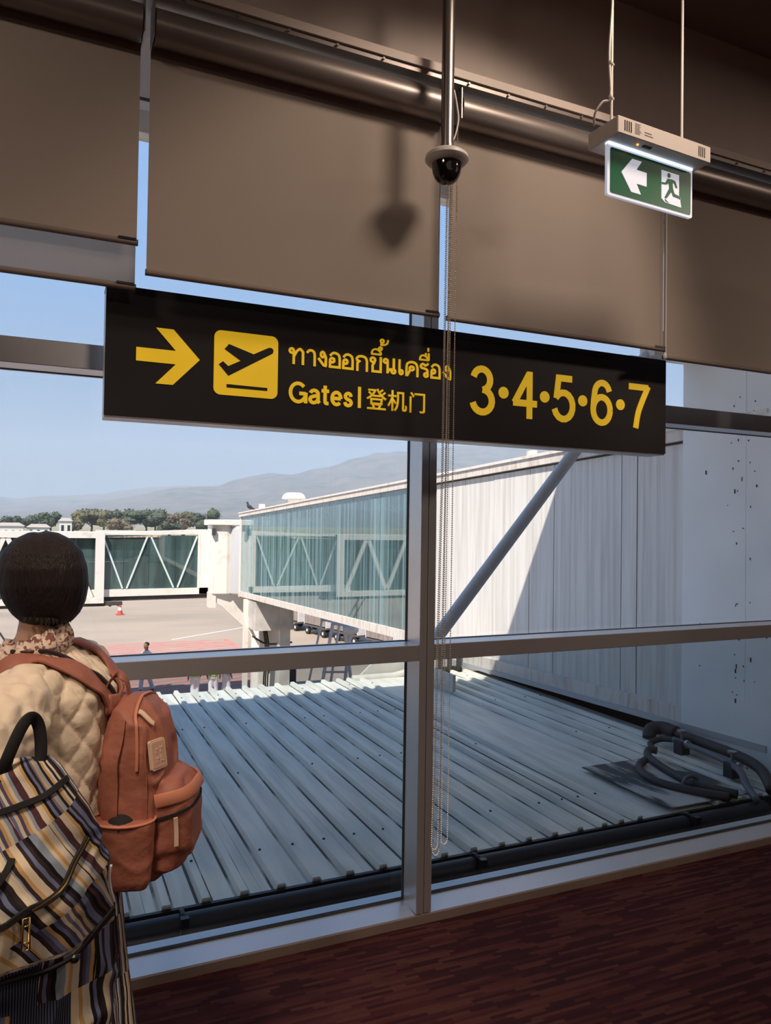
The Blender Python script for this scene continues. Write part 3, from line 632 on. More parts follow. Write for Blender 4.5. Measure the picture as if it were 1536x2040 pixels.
# far edge: white upstand and the dark closure under the bridge
ups = empty('roof_upstand', (4.1, 8.9, RZ), 'white metal upstand at the far corner of the corrugated roof', 'flashing')
build('sloped_panel', G().prism([(3.50, RZ - 0.12), (4.62, RZ - 0.12), (4.62, RZ + 0.30), (3.98, RZ + 0.30)], 8.90, 8.94, lambda u, v, h: (u, h, v)), M['flashing'], ups)
build('foot_curb', G().tube([(3.55, 8.84, RZ + .02), (4.12, 8.84, RZ + .02), (4.30, 8.82, RZ + .06), (4.34, 8.80, RZ + .16)], 0.045, 10), M['flashing'], ups, smooth=True)
build('side_panel', G().box(4.36, 4.40, 7.7, 8.90, RZ + .02, RZ + 0.22), M['flashing'], ups)
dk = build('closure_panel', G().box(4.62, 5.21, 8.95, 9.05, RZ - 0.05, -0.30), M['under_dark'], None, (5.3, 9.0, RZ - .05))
tag(dk, 'dark corrugated closure panel at the roof edge under the white bridge', 'panel')
for q in range(4): build('corrugation', G().box(4.70 + q * .14, 4.76 + q * .14, 8.93, 8.952, RZ, 0.02), M['under_dark'], dk)
dg_ = struct(build('ground_gutter', G().box(5.42, 6.2, 4.0, 9.1, RZ - 0.30, RZ - 0.12), M['under_dark']))
# ledge and black pipe along the foot of the glass
struct(build('ledge', G().box(-4.2, 6.9, 2.90, 3.90, -0.75, -0.47), M['ledge']))
bp0 = empty('drain_pipe', (2.0, 3.80, -0.40), 'long black pipe running along the foot of the window outside', 'pipe')
build('pipe_run', G().tube([(-3.4, 3.79, -0.375), (4.72, 3.80, -0.375)], 0.055, 16), M['black_pipe'], bp0, smooth=True, auto=0.6)
build('cable_run', G().tube([(-3.4, 3.70, -0.440), (1.0, 3.69, -0.445), (4.72, 3.70, -0.440)], 0.028, 10), M['black_pipe'], bp0, smooth=True)
for xx in (-0.9, 0.64, 2.32, 3.98):
    cl = build('clamp', G().tube([(xx, 3.795 + .066 * math.cos(a), -0.375 + .066 * math.sin(a)) for a in [2 * PI * j / 16 for j in range(16)]], 0.012, 6, closed=True), M['black_plastic'], bp0)
    build('clamp_foot', G().box(xx - .02, xx + .02, 3.70, 3.735, -0.47, -0.30), M['black_plastic'], bp0)
# hoses and pipes at the foot of the pier
hz = empty('hose', (4.6, 4.5, RZ), 'looped brown rubber hose lying on the roof beside the white pier', 'hose')
build('hose_upper', G().tube(smooth_path([(4.52, 3.86, -.27), (4.42, 4.10, -.27), (4.44, 4.32, -.28), (4.52, 4.62, -.28), (4.62, 4.84, -.28), (4.70, 4.90, -.26), (4.74, 4.86, -.26)], 6), 0.032, 10), M['hose'], hz, smooth=True)
build('hose_lower', G().tube(smooth_path([(4.44, 3.86, -.28), (4.30, 4.06, -.28), (4.22, 4.28, -.285), (4.24, 4.48, -.285), (4.36, 4.66, -.285), (4.48, 4.72, -.27)], 6), 0.030, 10), M['hose'], hz, smooth=True)
build('hose_clip', G().tube([(4.385 + .075 * math.cos(a), 4.16, -.275 + .06 * math.sin(a)) for a in [2 * PI * j / 14 for j in range(14)]], 0.014, 6, closed=True), M['pipe_grey'], hz)
build('hose_bracket', G().box(4.30, 4.47, 4.13, 4.19, RZ + .03, RZ + .05), M['pipe_grey'], hz)
vp = empty('valve_pipe', (4.95, 4.5, RZ), 'grey pipes with valves laid along the foot of the white pier', 'pipe')
build('pipe_run', G().tube(smooth_path([(4.62, 3.78, -.30), (4.72, 3.95, -.26), (4.86, 4.14, -.22), (4.97, 4.45, -.22), (5.02, 4.95, -.22)], 6), 0.026, 12), M['pipe_grey'], vp, smooth=True)
build('pipe_run', G().tube(smooth_path([(4.80, 3.80, -.26), (4.98, 4.05, -.20), (5.08, 4.40, -.19), (5.12, 5.05, -.19)], 6), 0.042, 12), M['hose'], vp, smooth=True)
build('elbow', G().tube(smooth_path([(5.12, 5.02, -.19), (5.10, 5.16, -.18), (5.02, 5.22, -.20), (4.98, 5.20, -.27)], 5), 0.060, 12), M['hose'], vp, smooth=True)
build('branch_hose', G().tube(smooth_path([(5.02, 4.95, -.22), (4.98, 5.06, -.24), (4.88, 5.08, -.27), (4.83, 5.00, -.29)], 5), 0.026, 10), M['hose'], vp, smooth=True)
for yy, xx in ((4.86, 5.02), (4.25, 4.92)):
    vb = build('valve_block', G().box(xx - .05, xx + .05, yy - .05, yy + .05, RZ + .03, -.20), M['machine'], vp, bevel=0.008)
    build('valve_wheel', G().cyl((xx, yy, -.20), (xx, yy, -.12), 0.012, 8).cyl((xx, yy, -.13), (xx, yy, -.115), 0.036, 12), M['steel'], vb)
    build('valve_band', G().cyl((xx, yy - .075, -.22), (xx, yy - .055, -.22), 0.036, 12), M['chain_metal'], vb)
# white pier of the building, right of the roof
pr = struct(build('wall_outer', G().box(5.24, 8.0, 2.92, 5.08, -0.6, 3.14), M['pier'], None, (6, 4, 0)))
for j in range(46):      # dirt specks, most of them in a column
    yy = random.choice([random.gauss(4.33, .03), random.gauss(4.50, .03), random.uniform(3.9, 4.9)]); zz = random.uniform(.15, 2.75); h = random.choice([.008, .012, .02, .035])
    build('speck', G().box(5.236, 5.241, yy, yy + random.uniform(.004, .012), zz, zz + h), M['speck'], pr)
build('panel_seam', G().box(5.238, 5.241, 4.405, 4.409, .2, 3.1), M['pier'], pr)
# canopy over the windows
cn = struct(build('roof_canopy', G().box(-34, 34, 2.92, 5.60, 4.62, 4.70), M['bridge_panel'], None, (0, 4, 4.6)))
build('fascia', G().box(-34, 34, 5.50, 5.60, 4.39, 4.66), M['bridge_panel'], cn)
build('fascia_lip', G().box(-34, 34, 5.48, 5.615, 4.36, 4.392), M['bridge_trim'], cn)
for q in range(17): build('rafter', G().box(-20 + 2.6 * q, -19.86 + 2.6 * q, 2.92, 5.50, 4.46, 4.62), M['bridge_panel'], cn)
build('upper_wall', G().box(-34, 34, 2.75, 2.92, 3.92, 4.9), M['bridge_panel'], cn)
struct(build('wall_lower', G().box(-34, 34, 2.75, 2.92, -4.45, -0.5), M['bridge_panel']))
struct(build('wall_side', G().box(-34, -7.2, 2.75, 2.92, -0.5, 3.92).box(9.2, 34, 2.75, 2.92, -0.5, 3.92), M['bridge_panel']))
struct(build('wall_far', G().box(-34, 34, -10, -9.8, -4.45, 4.74), M['wall_dark']))
struct(build('roof_main', G().box(-34, 34, -9.8, 2.92, 4.62, 4.74), M['wall_dark']))
struct(build('wall_under_roof', G().box(-3.4, 5.4, 8.5, 8.7, -4.45, -0.40), M['bridge_panel']))
st = empty('canopy_strut', (2.62, 5.1, RZ), 'grey diagonal steel tube strut crossing in front of the white bridge wall', 'strut')
build('tube', G().tube([(2.58, 5.1, 0.57), (3.40, 5.1, 1.52), (4.86, 5.1, 3.21)], [.052, .052, .052], 20), M['strut'], st, smooth=True, auto=0.6)
build('foot_post', G().box(2.57, 2.65, 5.06, 5.14, RZ, 0.62), M['strut'], st)
build('gusset', G().prism([(4.62, 3.14), (4.99, 3.14), (4.99, 2.98), (4.86, 3.02)], 5.085, 5.115, lambda u, v, h: (u, h, v)), M['strut'], st)
bm_ = struct(build('beam', G().box(4.80, 9.0, 4.98, 5.16, 3.14, 3.36), M['bridge_trim'], None, (6, 5, 3.2)))

# ================================================================== fixed boarding bridge
BX = 5.3
fb = empty('fixed_boarding_bridge', (BX + 1.2, 14, -4.45), 'long white boarding bridge with teal glass far end and solid near end', 'boarding bridge')
def sl(y): return -0.0305 * (y - 5.15)                       # the bridge falls away from the terminal
def ztop(y): return 2.43 - 0.034 * (y - 5.15)
def zbot(y): return 0.09 - 0.0281 * (y - 5.15)
def zwal(y): return -0.02 + sl(y)
def slab(x0, x1, y0, y1, za, zb):   # za, zb: functions of y
    return G().add([(x0, y0, za(y0)), (x1, y0, za(y0)), (x1, y1, za(y1)), (x0, y1, za(y1)), (x0, y0, zb(y0)), (x1, y0, zb(y0)), (x1, y1, zb(y1)), (x0, y1, zb(y1))],
                   [(0, 3, 2, 1), (4, 5, 6, 7), (0, 1, 5, 4), (1, 2, 6, 5), (2, 3, 7, 6), (3, 0, 4, 7)])
W_ = 2.3
ys = [4.2, 5.72, 5.94, 7.05, 7.53, 8.34, 9.08, 9.93]
for a, b in zip(ys[:-1], ys[1:]):
    build('wall_panel', slab(BX + random.choice([0, .004]), BX + .06, a + .006, b - .006, lambda y: zwal(y) + .02, lambda y: ztop(y) - .02), M['bridge_panel'], fb)
build('joint_backing', slab(BX + .03, BX + .08, 4.2, 9.93, zwal, ztop), M['speck'], fb)
build('roof_edge', slab(BX - .05, BX + W_ + .05, 4.2, 22.5, lambda y: ztop(y) - .0, lambda y: ztop(y) + .115), M['bridge_trim'], fb)
build('roof_lip', slab(BX - .07, BX + .02, 4.2, 22.5, lambda y: ztop(y) + .10, lambda y: ztop(y) + .135), M['bridge_white'], fb)
build('shadow_joint', slab(BX - .004, BX + .02, 4.2, 9.95, lambda y: ztop(y) - .022, lambda y: ztop(y) + .001), M['speck'], fb)
build('floor_edge', slab(BX - .03, BX + W_, 9.93, 22.5, lambda y: zbot(y) - .15, zbot), M['bridge_trim'], fb)
build('base_skirt', slab(BX - .05, BX + .06, 4.2, 9.93, lambda y: zwal(y) - .11, lambda y: zwal(y) + .03), M['bridge_trim'], fb)
build('base_lip', slab(BX - .07, BX + .0, 4.2, 9.93, lambda y: zwal(y) - .16, lambda y: zwal(y) - .105), M['grey_corr'], fb)
build('floor_slab', slab(BX + .06, BX + W_, 4.2, 22.4, lambda y: zbot(y) - .15, lambda y: zbot(y) + .01), M['bridge_floor'], fb)
build('far_wall', slab(BX + W_ - .06, BX + W_, 4.2, 22.4, zbot, ztop), M['bridge_back'], fb)
gy = [9.95, 10.65, 11.99, 13.3, 14.61, 15.85, 17.37, 18.6, 19.76, 21.1, 22.4]
for a, b in zip(gy[:-1], gy[1:]):
    build('glass_pane', slab(BX, BX + .012, a + .008, b - .008, zbot, ztop), M['bridge_glass'], fb)
    build('glazing_joint', slab(BX + .002, BX + .03, b - .010, b + .010, zbot, ztop), M['bridge_back'], fb)
build('end_post', slab(BX - .02, BX + .06, 22.36, 22.5, lambda y: zbot(y) - .18, lambda y: ztop(y) + .08), M['bridge_white'], fb)
nodes = [9.9, 11.1, 12.3, 13.45, 14.6, 16.1, 17.6, 19.2, 20.4, 21.4, 22.3]
for i in range(len(nodes) - 1):
    a, b = nodes[i], nodes[i + 1]; za, zb = (zbot(a) + .05, ztop(b) - .05) if i % 2 else (ztop(a) - .05, zbot(b) + .05)
    build('cross_brace', G().bar((BX + .055, a, za), (BX + .055, b, zb), .06, .05, (1, 0, 0)), M['brace_pale'], fb)
vt = build('roof_vent', G().lathe([(.16, 0), (.16, .30), (.15, .31), (.32, .31), (.335, .335), (.31, .40), (.26, .46), (.18, .49), (.06, .50)], (6.2, 20.0, ztop(20.0) + .10), 28), M['vent_white'], fb, smooth=True, auto=0.6)
build('vent_seam', G().tube([(6.2 + .33 * math.cos(a), 20.0 + .33 * math.sin(a), ztop(20.0) + .43) for a in [2 * PI * j / 24 for j in range(24)]], .012, 6, closed=True), M['bridge_trim'], vt)
build('roof_post', G().box(BX - .03, BX + .11, 20.1, 20.24, ztop(20.1) + .1, ztop(20.1) + .26), M['bridge_white'], fb)
build('roof_cleat', G().box(BX - .02, BX + .05, 7.46, 7.58, ztop(7.5) + .11, ztop(7.5) + .20), M['bridge_white'], fb)
# supports under the far end
for px_, py_, w2, nm in ((5.25, 21.4, .13, 'thin_post'), (5.66, 21.2, .12, 'support_post'), (6.15, 20.6, .30, 'concrete_post')):
    build(nm, G().box(px_ - w2 / 2, px_ + w2 / 2, py_ - w2 / 2, py_ + w2 / 2, -4.45, zbot(py_) - .18), M['concrete_post' if 'concrete' in nm else 'bridge_white'], fb)
build('support_cap', G().box(5.3, 6.4, 20.5, 21.7, -1.35, zbot(21) - .18), M['concrete_post'], fb)
build('diagonal_stay', G().bar((5.25, 21.4, -1.1), (5.9, 21.2, -2.6), .1, .1), M['bridge_white'], fb)
build('diagonal_stay', G().bar((5.25, 21.4, -4.2), (5.9, 21.2, -3.4), .08, .08), M['bridge_white'], fb)
build('pillar', G().cyl((6.05, 21.4, -4.45), (6.05, 21.4, -1.2), .24, 16), M['bridge_white'], fb, smooth=True, auto=.6)
for j in range(3): build('cable_run', G().tube(smooth_path([(5.6 + .04 * j, 21.0, -1.0), (5.72 + .05 * j, 20.95, -1.9), (5.68 + .06 * j, 20.95, -3.0), (5.7 + .05 * j, 20.95, -4.4)], 5), .022, 6), M['rubber'], fb, smooth=True)
build('cross_cable', G().tube(smooth_path([(5.35, 21.0, -1.55), (5.75, 20.9, -1.78), (6.35, 20.45, -1.70)], 5), .03, 6), M['rubber'], fb, smooth=True)

# pigeon on the roof lip
bd = empty('pigeon', (5.32, 21.35, ztop(21.35) + .115), 'dark grey pigeon perched on the roof edge of the glass bridge', 'bird')
bz = ztop(21.35) + .135; by_ = 21.35
g = G().tube([(BX + .11, by_ + .02, bz + .055), (BX + .04, by_, bz + .085), (BX - .02, by_, bz + .115), (BX - .055, by_, bz + .15), (BX - .065, by_, bz + .20), (BX - .075, by_, bz + .235)], [.012, .045, .058, .045, .026, .030], 10)
g.tube([(BX + .09, by_, bz + .065), (BX + .20, by_, bz + .02)], [.03, .016], 8); g.ball((BX - .08, by_, bz + .24), .028, 8, 6)
place_mesh('body', blob(g, .010, 2), M['bird_grey'], bd)
build('beak', G().cyl((BX - .10, by_, bz + .238), (BX - .135, by_, bz + .228), .008, 6, .002), M['black_plastic'], bd)
for s in (-.02, .02): build('leg', G().cyl((BX - .005, by_ + s, bz - .005), (BX, by_ + s, bz + .08), .006, 6), M['cone_red'], bd)

# ================================================================== rotunda and moving tunnel
ro = empty('bridge_rotunda', (5.5, 23.9, -4.45), 'white rotunda joining the glass bridge to the moving tunnel', 'rotunda')
rc = (5.80, 23.75)
build('drum', G().lathe([(.48, -.62), (.54, -.56), (.54, 1.46), (.50, 1.56)], (*rc, 0), 28), M['grey_corr'], ro, smooth=True, auto=.5)
for j in range(30):
    a = PI - .2 + j * .10; build('drum_rib', G().box(-.012, .012, -.012, .012, -.58, 1.50), M['grey_corr'], ro).location = Vector((rc[0] + .545 * math.cos(a), rc[1] + .545 * math.sin(a), 0)) - wloc(ro)
hb = build('head_block', G().prism([(4.70, 23.72), (5.16, 23.62), (5.30, 23.66), (5.30, 24.3), (4.70, 24.5)], -.60, 1.60, lambda u, v, h: (u, v, h)), M['bridge_white'], ro, bevel=.03)
build('roof_cap', G().prism([(4.62, 23.60), (5.25, 23.45), (6.4, 23.2), (6.6, 24.6), (4.62, 24.7)], 1.58, 1.76, lambda u, v, h: (u, v, h)), M['bridge_white'], ro, bevel=.02)
build('side_leg', G().box(4.66, 4.86, 23.74, 24.2, -1.02, -.55), M['bridge_white'], ro)
build('curved_apron', G().prism([(4.86, -.60), (5.9, -.60), (5.9, -1.75), (5.62, -1.52), (5.30, -1.22), (5.05, -.98), (4.86, -.86)], 23.78, 23.95, lambda u, v, h: (u, h, v)), M['bridge_white'], ro)
build('lamp_box', G().box(4.68, 4.78, 23.58, 23.70, 1.26, 1.48), M['machine'], ro)
build('pillar', G().cyl((6.36, 23.75, -4.45), (6.36, 23.75, -.6), .34, 20), M['bridge_white'], ro, smooth=True, auto=.6)

TY = 24.25
tu = empty('moving_tunnel', (0.0, TY, -4.45), 'white moving tunnel of a boarding bridge with green glass and diagonal braces', 'boarding bridge')
def tl(x): return -.024 * (4.7 - x) * 0.35
def tslab(x0, x1, y0, y1, za, zb, s=1.0):
    return G().add([(x0, y0, za + tl(x0)), (x1, y0, za + tl(x1)), (x1, y1, za + tl(x1)), (x0, y1, za + tl(x0)), (x0, y0, zb + s * tl(x0) * 5), (x1, y0, zb + s * tl(x1) * 5), (x1, y1, zb + s * tl(x1) * 5), (x0, y1, zb + s * tl(x0) * 5)],
                   [(0, 3, 2, 1), (4, 5, 6, 7), (0, 1, 5, 4), (1, 2, 6, 5), (2, 3, 7, 6), (3, 0, 4, 7)])
D_ = 1.5
build('inner_roof', tslab(1.0, 4.75, TY, TY + D_, 1.28, 1.43, 1), M['bridge_white'], tu)
build('rust_band', tslab(1.55, 3.2, TY - .012, TY + .02, 1.19, 1.30, 1), M['rust_panel'], tu)
build('inner_sill', tslab(1.0, 4.75, TY - .01, TY + D_, -.62, -.42, 0), M['bridge_white'], tu)
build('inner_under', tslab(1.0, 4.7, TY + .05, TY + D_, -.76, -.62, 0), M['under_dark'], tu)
build('end_post', G().box(4.42, 4.76, TY - .01, TY + .10, -.62, 1.42), M['bridge_white'], tu)
build('corner_post', G().box(4.36, 4.43, TY - .02, TY + .06, -.44, 1.27), M['bridge_white'], tu)
build('inner_floor', G().box(1.0, 4.7, TY + .05, TY + D_, -.46, -.40), M['bridge_floor'], tu)
build('far_glazing', G().box(1.0, 4.7, TY + D_ - .04, TY + D_, -.42, 1.2), M['bridge_back'], tu)
for a, b in ((1.55, 2.12), (2.13, 2.86), (2.87, 3.66), (3.67, 4.36)): build('glass_pane', G().box(a, b, TY + .02, TY + .03, -.43, 1.24), M['tunnel_glass'], tu)
for xa_, za_, xb_, zb_ in ((1.55, 1.1, 2.10, -.40), (2.22, -.40, 2.80, 1.18), (2.92, 1.18, 3.62, -.40), (3.74, -.40, 4.33, 1.22)):
    build('cross_brace', G().bar((xa_, TY - .01, za_), (xb_, TY - .01, zb_), .05, .03, (0, 1, 0)), M['brace_pale'], tu)
# outer, larger section on the left
oy = TY - .16
build('outer_roof', G().box(-7.2, 1.56, oy, TY + D_ + .1, 1.14, 1.32), M['bridge_white'], tu)
build('outer_sill', G().box(-7.2, 1.56, oy, TY + D_ + .1, -.82, -.64), M['bridge_white'], tu)
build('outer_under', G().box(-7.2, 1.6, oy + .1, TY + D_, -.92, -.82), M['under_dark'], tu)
for xx, w2 in ((1.30, .26), (-1.45, .16), (-4.2, .16), (-7.1, .16)): build('outer_post', G().box(xx, xx + w2, oy - .01, oy + .14, -.82, 1.32), M['bridge_white'], tu)
for j in range(6):
    xm = 0.42 - 1.55 * j
    build('outer_brace', G().bar((xm - .04, oy + .06, 1.14), (xm - .74, oy + .06, -.64), .13, .09, (0, 1, 0)), M['bridge_white'], tu)
    build('outer_brace', G().bar((xm + .06, oy + .06, 1.14), (xm + .78, oy + .06, -.64), .13, .09, (0, 1, 0)), M['bridge_white'], tu)
for a in (-7.1, -4.2, -1.45): build('glass_pane', G().box(a, a + 2.75, TY + .02, TY + .03, -.64, 1.14), M['tunnel_glass'], tu)
build('outer_back', G().box(-7.1, 1.4, TY + D_ - .02, TY + D_ + .02, -.64, 1.14), M['bridge_back'], tu)
build('roller_gear', G().box(1.55, 2.1, oy + .05, oy + .3, -.90, -.80).cyl((1.75, oy + .1, -.88), (1.75, oy + .3, -.88), .06, 10).cyl((1.98, oy + .1, -.88), (1.98, oy + .3, -.88), .05, 10), M['under_dark'], tu)
build('drive_column', G().box(-5.6, -5.2, TY + .2, TY + .6, -4.45, -.82).box(-5.9, -4.9, TY + .1, TY + .7, -4.45, -3.7), M['bridge_white'], tu)

# ================================================================== apron
GZ = -4.45
struct(build('ground', G().box(-160, 200, 2.95, 150, GZ - .2, GZ), M['tarmac']))
struct(build('field', G().box(-1500, 2500, 150, 3200, GZ - .6, GZ - .02), M['field']))
hm = empty('ground_marking', (0, 33, GZ), kind='structure')
hx0, hx1, hy0, hy1 = -16.0, 8.5, 24.0, 39.4
build('border_line', G().box(hx0, hx1 + .25, hy1, hy1 + .22, GZ, GZ + .006), M['mark_red'], hm)
build('border_line', G().box(hx1, hx1 + .25, hy0, hy1, GZ, GZ + .006), M['mark_red'], hm)
d = Vector((5.0, 1.6)).normalized(); sl_ = d.y / d.x
for j in range(44):
    y0 = hy0 - 8 + j * .62
    a, b = hx0, hx1
    ya, yb = y0, y0 + (b - a) * sl_
    if ya < hy0: a = hx0 + (hy0 - y0) / sl_; ya = hy0
    if yb > hy1 - .4: b = hx0 + (hy1 - .4 - y0) / sl_; yb = hy1 - .4
    if b - a < .6: continue
    build('stripe', G().add([(a, ya, GZ), (b, yb, GZ), (b, yb + .30, GZ), (a, ya + .30, GZ), (a, ya, GZ + .006), (b, yb, GZ + .006), (b, yb + .30, GZ + .006), (a, ya + .30, GZ + .006)],
          [(0, 3, 2, 1), (4, 5, 6, 7), (0, 1, 5, 4), (1, 2, 6, 5), (2, 3, 7, 6), (3, 0, 4, 7)]), M['mark_red'], hm)
build('guide_line', G().bar((6.0, 40.3, GZ + .004), (15.5, 47.5, GZ + .004), .16, .006), M['mark_white'], hm)
cn_ = empty('traffic_cone', (4.41, 52.3, GZ), 'small red and white traffic cone standing on the apron', 'cone')
build('base', G().box(4.16, 4.66, 52.05, 52.55, GZ, GZ + .05), M['cone_red'], cn_)
build('shaft', G().lathe([(.19, .05), (.13, .30), (.09, .52), (.04, .70)], (4.41, 52.3, GZ), 16), M['cone_red'], cn_, smooth=True, auto=.6)
build('white_band', G().lathe([(.135, .30), (.095, .50)], (4.41, 52.3, GZ), 16), M['cone_white'], cn_, smooth=True, auto=.6)

# ---------------- ground crew
def worker(x, y, yaw, label, stride=0.0, vest=True, trouser='trouser_pale', size=.92):
    t = empty('person', (0, 0, 0), label, 'person', 'ground crew on the apron')
    S = lambda p: Vector((p[0], p[1], p[2]))
    g = G()
    hipL, hipR = Vector((.09, 0, .90)), Vector((-.09, 0, .90))
    feet = [(hipL, stride), (hipR, -stride)]
    g.tube([(0, 0, .86), (0, 0, 1.05), (0, .01, 1.28), (0, 0, 1.42), (0, 0, 1.52)], [.135, .125, .155, .12, .055], 10)
    g.tube([(0, .01, 1.50), (0, .02, 1.56), (0, .03, 1.64), (0, .03, 1.71), (0, .02, 1.755)], [.05, .075, .09, .085, .04], 10)
    g.ball((0, .125, 1.63), (.015, .02, .022), 6, 4)
    for sx in (-.088, .088): g.ball((sx, .02, 1.63), (.016, .025, .032), 6, 4)
    for s in (-1, 1):
        g.tube([(s * .15, 0, 1.40), (s * .22, -.01, 1.30), (s * .25, 0, 1.08), (s * .235, .08, .88), (s * .23, .11, .80)], [.06, .058, .045, .034, .03], 8)
        for q in range(4): g.tube([(s * .23 + .014 * (q - 1.5), .115, .81), (s * .23 + .014 * (q - 1.5), .13, .73)], [.011, .008], 5)
        g.tube([(s * .215, .13, .81), (s * .20, .155, .77)], [.011, .009], 5)
    legs = []
    for h, st_ in feet:
        kn = Vector((h.x, st_ * .55 + .03, .49)); an = Vector((h.x, st_ - (.06 if st_ < 0 else 0), .09)); legs.append((h, kn, an))
        g.tube([h, kn, an, an - Vector((0, 0, .05))], [.085, .055, .04, .04], 8)
        g.tube([an + Vector((0, -.05, -.06)), an + Vector((0, .16, -.065))], [.04, .035], 8)
    body = blob(g, .022, 3); body.transform(Matrix.Rotation(yaw, 4, 'Z')); t.location = (x, y, GZ)
    o = link_mesh('body', body, M['skin_worker'], t)
    R = Matrix.Rotation(yaw, 4, 'Z')
    def cl(name, g_, mt, vx_=.025):
        me = blob(g_, vx_, 2); me.transform(R); return link_mesh(name, me, M[mt], t)
    gt = G().tube([(0, 0, .84), (0, 0, 1.02)], [.155, .145], 12)
    for h, kn, an in legs: gt.tube([h + Vector((0, 0, .02)), kn, an + Vector((0, 0, .0))], [.108, .085, .075], 10)
    cl('trousers', gt, trouser)
    gs = G().tube([(0, 0, .98), (0, .01, 1.28), (0, 0, 1.42), (0, 0, 1.48)], [.16, .182, .145, .085], 12)
    for s in (-1, 1): gs.tube([(s * .14, 0, 1.40), (s * .225, -.01, 1.30), (s * .25, 0, 1.10)], [.08, .075, .062], 8)
    cl('shirt', gs, 'shirt_grey')
    if vest:
        cl('vest', G().tube([(0, 0, .92), (0, .01, 1.28), (0, 0, 1.40)], [.182, .196, .15], 12), 'vest_green')
    t.scale = (size, size, size)
    gh = G().ball((0, .0, 1.70), (.098, .10, .085), 10, 8); cl('hair', gh, 'hair_black', .02)
    return t
worker(3.32, 28.2, 2.2, 'dark haired person striding alone in pale trousers, his head above the middle rail', .17, vest=False, size=1.0)
worker(4.68, 26.05, .3, 'crew member in a green vest standing squarely, farthest left of the group by the post')
worker(5.27, 25.95, -.4, 'crew member in a green vest walking, in the middle of the group by the post', .10)
worker(5.74, 26.1, -1.2, 'crew member without a vest, nearest the thin white bridge post', .06, vest=False)

# ---------------- baggage carts
def cart(x, y, yaw, label):
    t = empty('baggage_cart', (x, y, GZ), label, 'cart', 'covered baggage carts in a train'); t.rotation_euler.z = yaw
    def pt(name, g, mt, p=t, **k):
        o = build(name, g, M[mt], None, **k); o.parent = p; return o
    pt('deck', G().box(-1.2, 1.2, -.7, .7, .45, .55), 'cart_frame')
    pt('end_panel', G().box(-1.2, -1.14, -.7, .7, .55, 1.85), 'cart_white'); pt('end_panel', G().box(1.14, 1.2, -.7, .7, .55, 1.85), 'cart_white')
    pt('roof', G().box(-1.25, 1.25, -.75, .75, 1.85, 1.93), 'cart_white', bevel=.02)
    g = G(); n = 16
    pr_ = [(-1.14 + 2.28 * i / n, -.70 - .03 * math.sin(i * 2.4)) for i in range(n + 1)]; pr_ += [(a, b + .03) for a, b in reversed(pr_)]
    pt('curtain', g.prism(pr_, .60, 1.85, lambda u, v, h: (u, v, h)), 'cart_cover')
    pt('curtain', G().box(-1.14, 1.14, .66, .70, .60, 1.85), 'cart_cover')
    pt('tow_bar', G().bar((1.2, 0, .42), (1.95, 0, .38), .08, .08), 'cart_frame')
    for sx in (-.85, .85):
        for sy in (-.62, .62):
            w = pt('wheel', G().cyl((sx, sy - .07, .22), (sx, sy + .07, .22), .22, 16), 'rubber'); pt('hub', G().cyl((sx, sy - .08, .22), (sx, sy + .08, .22), .09, 10), 'cart_white', w)
for j, lab in enumerate(('baggage cart at the far end of the train, nearest the bridge support', 'baggage cart with brown curtain, second from the bridge support', 'baggage cart with brown curtain, third from the bridge support', 'baggage cart at the near end of the train, behind the grey ladder stand')):
    cart(13.55 + j * .62, 42.4 - j * 3.0, -1.37, lab)

# ---------------- grey ladder stand
ls = empty('ladder_stand', (8.5, 22.4, GZ), 'grey metal trestle stand with cloths hung on its top bar', 'trestle')
tp = [(8.15, 22.0), (8.15, 23.0), (8.78, 22.0), (8.78, 23.0)]
for k, (xx, yy) in enumerate(tp):
    build('leg', G().bar((xx, yy, -1.42), (xx - .62 + .1 * k, yy - .25 if yy < 22.5 else yy + .3, GZ), .09, .06), M['steps_grey'], ls)
build('leg', G().bar((8.6, 22.2, -1.5), (9.15, 22.5, GZ), .09, .06), M['steps_grey'], ls)
for yy in (22.0, 23.0): build('top_bar', G().bar((8.1, yy, -1.42), (8.85, yy, -1.52), .1, .1), M['steps_grey'], ls)
build('cross_bar', G().bar((7.8, 21.9, -2.9), (8.6, 21.9, -2.95), .06, .06), M['steps_grey'], ls)
for yy in (22.1, 22.5, 22.9): build('rung', G().bar((8.15, yy, -1.42), (8.8, yy, -1.5), .06, .05), M['steps_grey'], ls)
g = G()
for k in range(9): g.ball((8.55 + .045 * k, 21.9 + random.uniform(-.05, .05), -1.5 - random.uniform(0, .22)), (random.uniform(.08, .13), .1, random.uniform(.08, .14)), 8, 6)
me = blob(g, .03, 2); cw = link_mesh('hung_cloth', me, M['cart_white']); cw['label'] = 'crumpled white cloth hanging over the grey trestle bar'; cw['category'] = 'cloth'
# ---------------- dark ground machine
gm = empty('ground_machine', (7.95, 26.4, GZ), 'dark boxy ground power machine beside the bridge pillar', 'machine')
build('body', G().prism([(7.40, GZ + .15), (8.30, GZ + .15), (8.30, GZ + .85), (8.10, GZ + 1.05), (7.65, GZ + 1.0), (7.40, GZ + .85)], 26.1, 26.9, lambda u, v, h: (u, h, v)), M['machine'], gm, bevel=.03)
for xx in (7.6, 8.1): build('wheel', G().cyl((xx, 26.02, GZ + .18), (xx, 26.16, GZ + .18), .18, 14), M['rubber'], gm)
build('hose_reel', G().tube([(7.62 + .16 * math.cos(a), 26.05, GZ + .6 + .16 * math.sin(a)) for a in [2 * PI * j / 14 for j in range(14)]], .04, 6, closed=True), M['rubber'], gm)
build('mast', G().cyl((7.40, 26.0, GZ), (7.40, 26.0, GZ + 1.5), .04, 8), M['machine'], gm)

